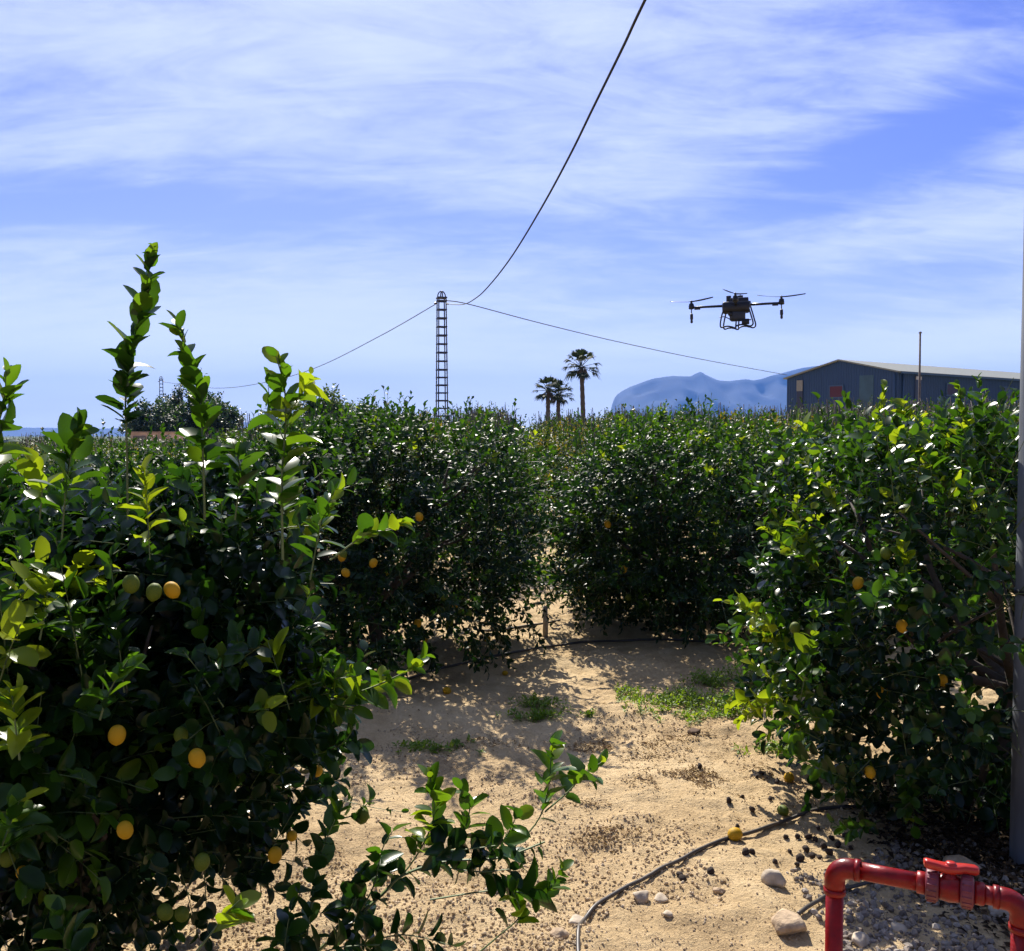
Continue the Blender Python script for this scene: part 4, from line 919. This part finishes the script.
# ------------------------------------------------------------------ stones, clods, fruit, weeds
def rock(rng, sub=2, k=.25, cuts=13):
    b = bmesh.new(); bmesh.ops.create_icosphere(b, subdivisions=sub, radius=1); lf = lumps(rng, 6, 1.8); l2 = lumps(rng, 8, 7)
    pn = norm(rng.normal(0, 1, (cuts, 3))); ph = .62 + .35 * rng.random(cuts)
    for v in b.verts:
        d = np.array(v.co); q = pn @ d; rr = min(1.15, float(np.min(np.where(q > .05, ph / np.maximum(q, .05), 9))))
        v.co *= rr * (1 + k * .5 * float(lf(d[None])[0]) + k * .15 * float(l2(d[None])[0]))
    V = np.array([list(v.co) for v in b.verts]); b.verts.index_update(); Fc = [[v.index for v in f.verts] for f in b.faces]; b.free(); return V, Fc
MSTONE = simple('limestone', (.50, .42, .32), .9, bump=.5, scale=16, c2=(.30, .24, .17))
MCAKE = simple('clod_soil', (.42, .31, .20), .95, bump=.7, scale=30)
rng = np.random.default_rng(5)
stones = [(775, 884, .042, .9, 'rounded pale stone on the sand left of the red pipe', MSTONE), (788, 927, .062, .8, 'rough sandy rock beside the short dark hose, left of the riser', MCAKE), (640, 899, .036, .55, 'flat stone touching the hose bend, the left of two', MSTONE),
          (660, 896, .030, .5, 'flat stone touching the hose bend, the right of two', MSTONE), (577, 921, .035, .7, 'stone left of the hose bend at the lower edge', MSTONE), (560, 940, .035, .6, 'half buried stone at the lower edge left of the hose', MCAKE),
          (1000, 905, .05, .7, 'grey stone in the shade right of the valve', MSTONE), (965, 868, .06, .7, 'large dim stone in the tree shade behind the valve', MCAKE), (694, 734, .045, .45, 'dark clod by the green weeds', simple('dark_clod', (.10, .06, .035), .95)), (492, 890, .03, .6, 'pale stone under the low lemon branch', MSTONE),
          (900, 925, .03, .6, 'small stone between the two red risers', MSTONE), (862, 940, .035, .6, 'pale flat stone right beside the left red riser', MSTONE), (720, 888, .022, .6, 'small tan stone between hose and rounded stone', MCAKE), (668, 918, .022, .6, 'small tan stone below the flat pair', MSTONE)]
for (px, py, r, fl, lab, mt) in stones:
    p = gp(px, py); V, Fc = rock(rng, 3, .22); V = V * [r * (1 + .3 * rng.random()), r, r * fl]
    g = Geo(); g.add(V, Fc); o = g.build('stone', mt); o.location = (p[0], p[1], float(ground_h(p[0], p[1])) + r * fl * .45); o.rotation_euler = (0, 0, rng.random() * 6); tag(o, lab, 'stone', 'stones on the sand')
MGRAV = leaf_mat('gravel_stone', [(0, (.12, .10, .085)), (.5, (.24, .20, .165)), (1, (.38, .34, .29))], 0.0, .9, .2)
TR = [rock(rng, 1, .35, 6) for _ in range(4)]
def scatter(n, fx, smin, smax, name, tone, seed, kind_mat=None, sink=.3):
    r = np.random.default_rng(seed); P = fx(r, n); n = len(P); s_ = smin + (smax - smin) * r.random(n) ** 4; g = Geo()
    P = np.column_stack([P, ground_h(P[:, 0], P[:, 1]) + s_ * sink]); wh = r.integers(0, 4, n)
    for k in range(4):
        m = wh == k; nn = m.sum(); q = norm(r.normal(0, 1, (nn, 3))); q2 = norm(np.cross(q, r.normal(0, 1, (nn, 3)))); q3 = np.cross(q, q2); s = s_[m][:, None]
        g.inst(TR[k][0], TR[k][1], P[m], q * s, q2 * s * .8, q3 * s * .7, 0, np.clip(tone + r.normal(0, .2, nn), 0, 1))
    return g.build(name, kind_mat or MCLOD, False)
def area(x0, x1, y0, y1, thr=None, pw=1.0):
    def f(r, n):
        x = x0 + (x1 - x0) * r.random(n * 2); y = y0 + (y1 - y0) * r.random(n * 2) ** pw
        w = vn(x * 1.7, y * 1.7, 9) * .5 + .5 + .25 * vn(x * 5, y * 5, 12); k = w > (thr if thr is not None else -1); return np.stack([x[k], y[k]], 1)[:n]
    return f
tag(scatter(42000, area(-1.4, 3.0, 3.0, 6.5, .52, 2.2), .0012, .010, 'soil_crumbs', .62, 31), 'tan crumbs of soil and small gravel strewn over the sand', 'soil crumbs', kind='stuff')
tag(scatter(8000, area(1.15, 2.9, 2.95, 4.2, .1), .003, .021, 'gravel', .5, 32, MGRAV), 'grey gravel on the ground behind and below the red pipe', 'gravel', kind='stuff')
tag(scatter(26000, area(-1.2, 2.6, 3.0, 6.0, -1, 2.0), .0010, .006, 'fine_crumbs', .7, 33), 'fine pale grit lying evenly over the sand', 'grit', kind='stuff')
# dry litter
MLIT = leaf_mat('dry_leaf', [(0, (.09, .05, .028)), (.6, (.22, .135, .065)), (1, (.40, .29, .15))], .1, .8, .2)
def litter(name, spots, label, seed, L0=.045, dens=1.0):
    r = np.random.default_rng(seed); P = []
    for (px, py, rx, ry, n) in spots:
        c = gp(px, py); n = int(n * dens); q = r.normal(0, .55, (n, 2)); P.append(np.stack([c[0] + q[:, 0] * rx, c[1] + q[:, 1] * ry], 1))
    P = np.concatenate(P); P = P + r.normal(0, .05, P.shape); P = P[vn(P[:, 0] * 6, P[:, 1] * 6, 17) + .5 * vn(P[:, 0] * 17, P[:, 1] * 17, 18) > -.05 + .4 * (r.random(len(P)) - .5)]; n = len(P); P = np.column_stack([P, ground_h(P[:, 0], P[:, 1]) + .004 + .008 * r.random(n)])
    a = r.random(n) * 6.28; D = np.stack([np.cos(a), np.sin(a), r.normal(0, .25, n)], 1); D = norm(D); nn = np.array([0, 0, 1.0]) + r.normal(0, .35, (n, 3)); nn = norm(nn - D * np.sum(nn * D, 1, keepdims=True)); Xx = np.cross(D, nn); l = (L0 * (.4 + .8 * r.random(n)))[:, None]
    tv, tf = leaf_template(1, .2, .5, .2); g = Geo(); g.inst(tv, tf, P, Xx * l, D * l, nn * l, 0, r.random(n)); return tag(g.build(name, MLIT, False), label, 'litter', kind='stuff')
litter('leaf_litter', [(700, 775, .28, .09, 2200), (672, 785, .2, .08, 900), (610, 742, .34, .06, 1500), (650, 752, .3, .06, 600), (603, 832, .13, .045, 700), (590, 800, .10, .04, 500), (690, 738, .2, .08, 700), (760, 775, .3, .12, 900), (560, 775, .15, .05, 250), (480, 740, .3, .08, 600), (340, 860, .15, .06, 300), (610, 748, .45, .18, 500), (700, 775, .55, .25, 520), (590, 800, .2, .1, 120), (603, 832, .22, .08, 200), (690, 832, .2, .1, 120), (750, 790, .4, .3, 320), (770, 760, .4, .2, 300), (440, 740, .35, .25, 300), (400, 700, .5, .4, 250), (560, 700, .6, .25, 260), (660, 730, .5, .2, 200), (760, 720, .3, .3, 160),
                       (470, 655, .8, .4, 300), (530, 640, .5, .4, 260), (900, 830, .7, .6, 700), (820, 830, .4, .3, 250), (360, 850, .3, .2, 160), (450, 900, .3, .15, 120), (650, 655, 1.5, .3, 260), (340, 780, .4, .3, 140)], 'dry brown leaves and stems scattered on the sand', 41, .022, .5)
MSHADELEAF = leaf_mat('shade_dark_leaf', [(0, (.015, .010, .007)), (.7, (.05, .032, .018)), (1, (.12, .08, .045))], 0.0, .9, .15)  # near-black leaf layer added to deepen the shade under the pole-side tree
def shade_leaves(seed=44):
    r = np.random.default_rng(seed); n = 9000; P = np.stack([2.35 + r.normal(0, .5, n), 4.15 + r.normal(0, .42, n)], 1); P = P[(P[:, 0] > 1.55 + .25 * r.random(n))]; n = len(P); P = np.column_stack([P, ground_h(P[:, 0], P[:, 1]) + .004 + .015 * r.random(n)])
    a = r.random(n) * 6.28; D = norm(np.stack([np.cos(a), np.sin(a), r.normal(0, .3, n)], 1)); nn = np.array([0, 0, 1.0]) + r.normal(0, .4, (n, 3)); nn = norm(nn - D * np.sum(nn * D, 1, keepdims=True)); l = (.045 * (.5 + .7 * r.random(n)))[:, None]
    tv, tf = leaf_template(1, .2, .5, .24); g = Geo(); g.inst(tv, tf, P, np.cross(D, nn) * l, D * l, nn * l, 0, r.random(n)); tag(g.build('shade_leaf_layer', MSHADELEAF, False), 'dark leaves added to deepen the shade on the ground under the pole-side tree', 'shade leaves', kind='stuff')
shade_leaves()
# weeds
MWEED = leaf_mat('weed_leaf', [(0, (.05, .11, .02)), (.6, (.15, .25, .02)), (1, (.30, .36, .04))], .4, .5)
def weeds(spots, label, seed):
    r = np.random.default_rng(seed); fo = Foliage(r)
    for (px, py, rx, ry, n, hh) in spots:
        c = gp(px, py); q = r.normal(0, .5, (n, 2)); B = np.stack([c[0] + q[:, 0] * rx, c[1] + q[:, 1] * ry, np.zeros(n)], 1); B[:, 2] = ground_h(B[:, 0], B[:, 1])
        T = np.array([0, 0, 1.0]) + r.normal(0, .5, (n, 3)); fo.twigs(B, T, hh * (.5 + r.random(n)), 6, .032, .45 + .2 * r.random(n), bend=-.2, stem=.001, spread=1.1, t0=.2)
    return tag(fo.build('weeds', 1, None, [MWEED, MSTEM], wid=.2), label, 'weeds', kind='stuff')
weeds([(685, 700, .22, .16, 110, .08), (708, 686, .14, .1, 60, .11), (733, 708, .16, .22, 110, .12), (655, 702, .2, .14, 36, .05), (757, 684, .3, .3, 120, .15), (628, 694, .10, .12, 24, .05), (715, 716, .2, .1, 40, .05), (670, 712, .4, .2, 30, .03)], 'green weeds growing across the sand beside the bright shoots', 51)
weeds([(536, 708, .13, .08, 50, .07), (540, 716, .2, .08, 50, .04), (588, 716, .06, .05, 10, .03)], 'small patch of green weeds at the edge of the tree shade', 52)
weeds([(780, 748, .16, .1, 60, .06), (800, 640, .4, .3, 60, .08)], 'low green sprouts at the foot of the pole-side tree', 53)
weeds([(430, 745, .25, .1, 46, .03), (560, 560, .6, 2.0, 160, .16)], 'sparse weeds in the sandy gap and the shaded sand', 54)
# fallen fruit
fallen = [(735, 840, .030, 0, 'orange-ripe fallen lemon resting against the curved hose'), (789, 777, .028, 0, 'ripe fallen lemon at the edge of the pole-side tree'), (783, 812, .026, 1, 'yellow green fallen lemon where the curved hose enters the shade'),
          (447, 692, .026, 0, 'fallen lemon lying in the shade of the round tree'), (487, 645, .028, 0, 'fallen lemon on the sand below the gap-side hanging twig'), (505, 668, .02, 0, 'small fallen lemon beside the far hose')]
for (px, py, r, gr, lab) in fallen:
    p = gp(px, py); o = link('fallen_lemon', LEMG if gr else LEMY); o.scale = (r, r, r); o.rotation_euler = (R(88), R(15), rng.random() * 6); o.location = (p[0], p[1], float(ground_h(p[0], p[1])) + r * .85); tag(o, lab, 'lemon', 'fallen lemons')
MDRY = simple('dried_peel', (.045, .026, .018), .8, bump=.6, scale=20)
V, Fc = rock(rng, 2, .16); g = Geo(); g.add(V, Fc); dry = g.build('dried_lemon', MDRY); dme = dry.data; first = True
dspots = [(757, 778), (742, 795), (729, 806), (700, 768), (770, 800), (752, 812), (737, 826), (746, 856), (752, 854), (775, 857), (711, 873), (680, 876), (683, 880), (800, 857), (806, 848), (812, 853), (815, 840), (798, 838), (823, 846), (808, 838), (820, 858), (832, 838), (818, 830), (829, 852), (838, 845), (790, 850), (797, 862), (845, 836), (851, 848), (786, 836), (762, 775), (777, 783)]
for i, (px, py) in enumerate(dspots):
    p = gp(px, py); r = .011 + .008 * rng.random(); o = dry if first else link('dried_lemon', dme); first = False
    o.scale = (r, r, r * .85); o.rotation_euler = (rng.random() * 3, rng.random() * 3, rng.random() * 3); o.location = (p[0], p[1], float(ground_h(p[0], p[1])) + r * .7)
    lb = 'small dark dried lemon on the sand near the curved hose' if py < 870 else 'small dark dried lemon below the curved hose'
    tag(o, 'small dark dried lemon lying on the sand around the curved hose', 'dried lemon', 'dried lemons strewn by the curved hose')
# white stake and stub in the gap
p = gp(545, 640); g = Geo(); g.tube([(0, 0, -.05), (.005, 0, .15), (.0, .01, .30)], [.026, .024, .022], 10); o = g.build('tree_stake', simple('whitewashed_wood', (.28, .24, .19), .8, bump=.3)); o.location = (p[0], p[1], 0); tag(o, 'short whitewashed stake at the near end of the sandy gap', 'stake')

# ------------------------------------------------------------------ air
x0, x1, y0, y1, z0, z1 = -10400, 10400, -10400, 10400, -3, 640
g = Geo(); g.add([(x, y, z) for x in (x0, x1) for y in (y0, y1) for z in (z0, z1)], [[0, 1, 3, 2], [4, 6, 7, 5], [0, 4, 5, 1], [2, 3, 7, 6], [0, 2, 6, 4], [1, 5, 7, 3]])
# the ground sheet inside the box
hm = bpy.data.materials.new('haze'); hm.use_nodes = True; t = hm.node_tree; t.nodes.clear()
vo = N(t, 'ShaderNodeVolumePrincipled'); vo.inputs['Color'].default_value = (.15, .38, 1.0, 1); vo.inputs['Density'].default_value = 1.05e-4; vo.inputs['Anisotropy'].default_value = .0
mo = N(t, 'ShaderNodeOutputMaterial'); t.links.new(vo.outputs[0], mo.inputs['Volume'])
hz = g.build('haze', hm, False); tag(hz, kind='stuff')
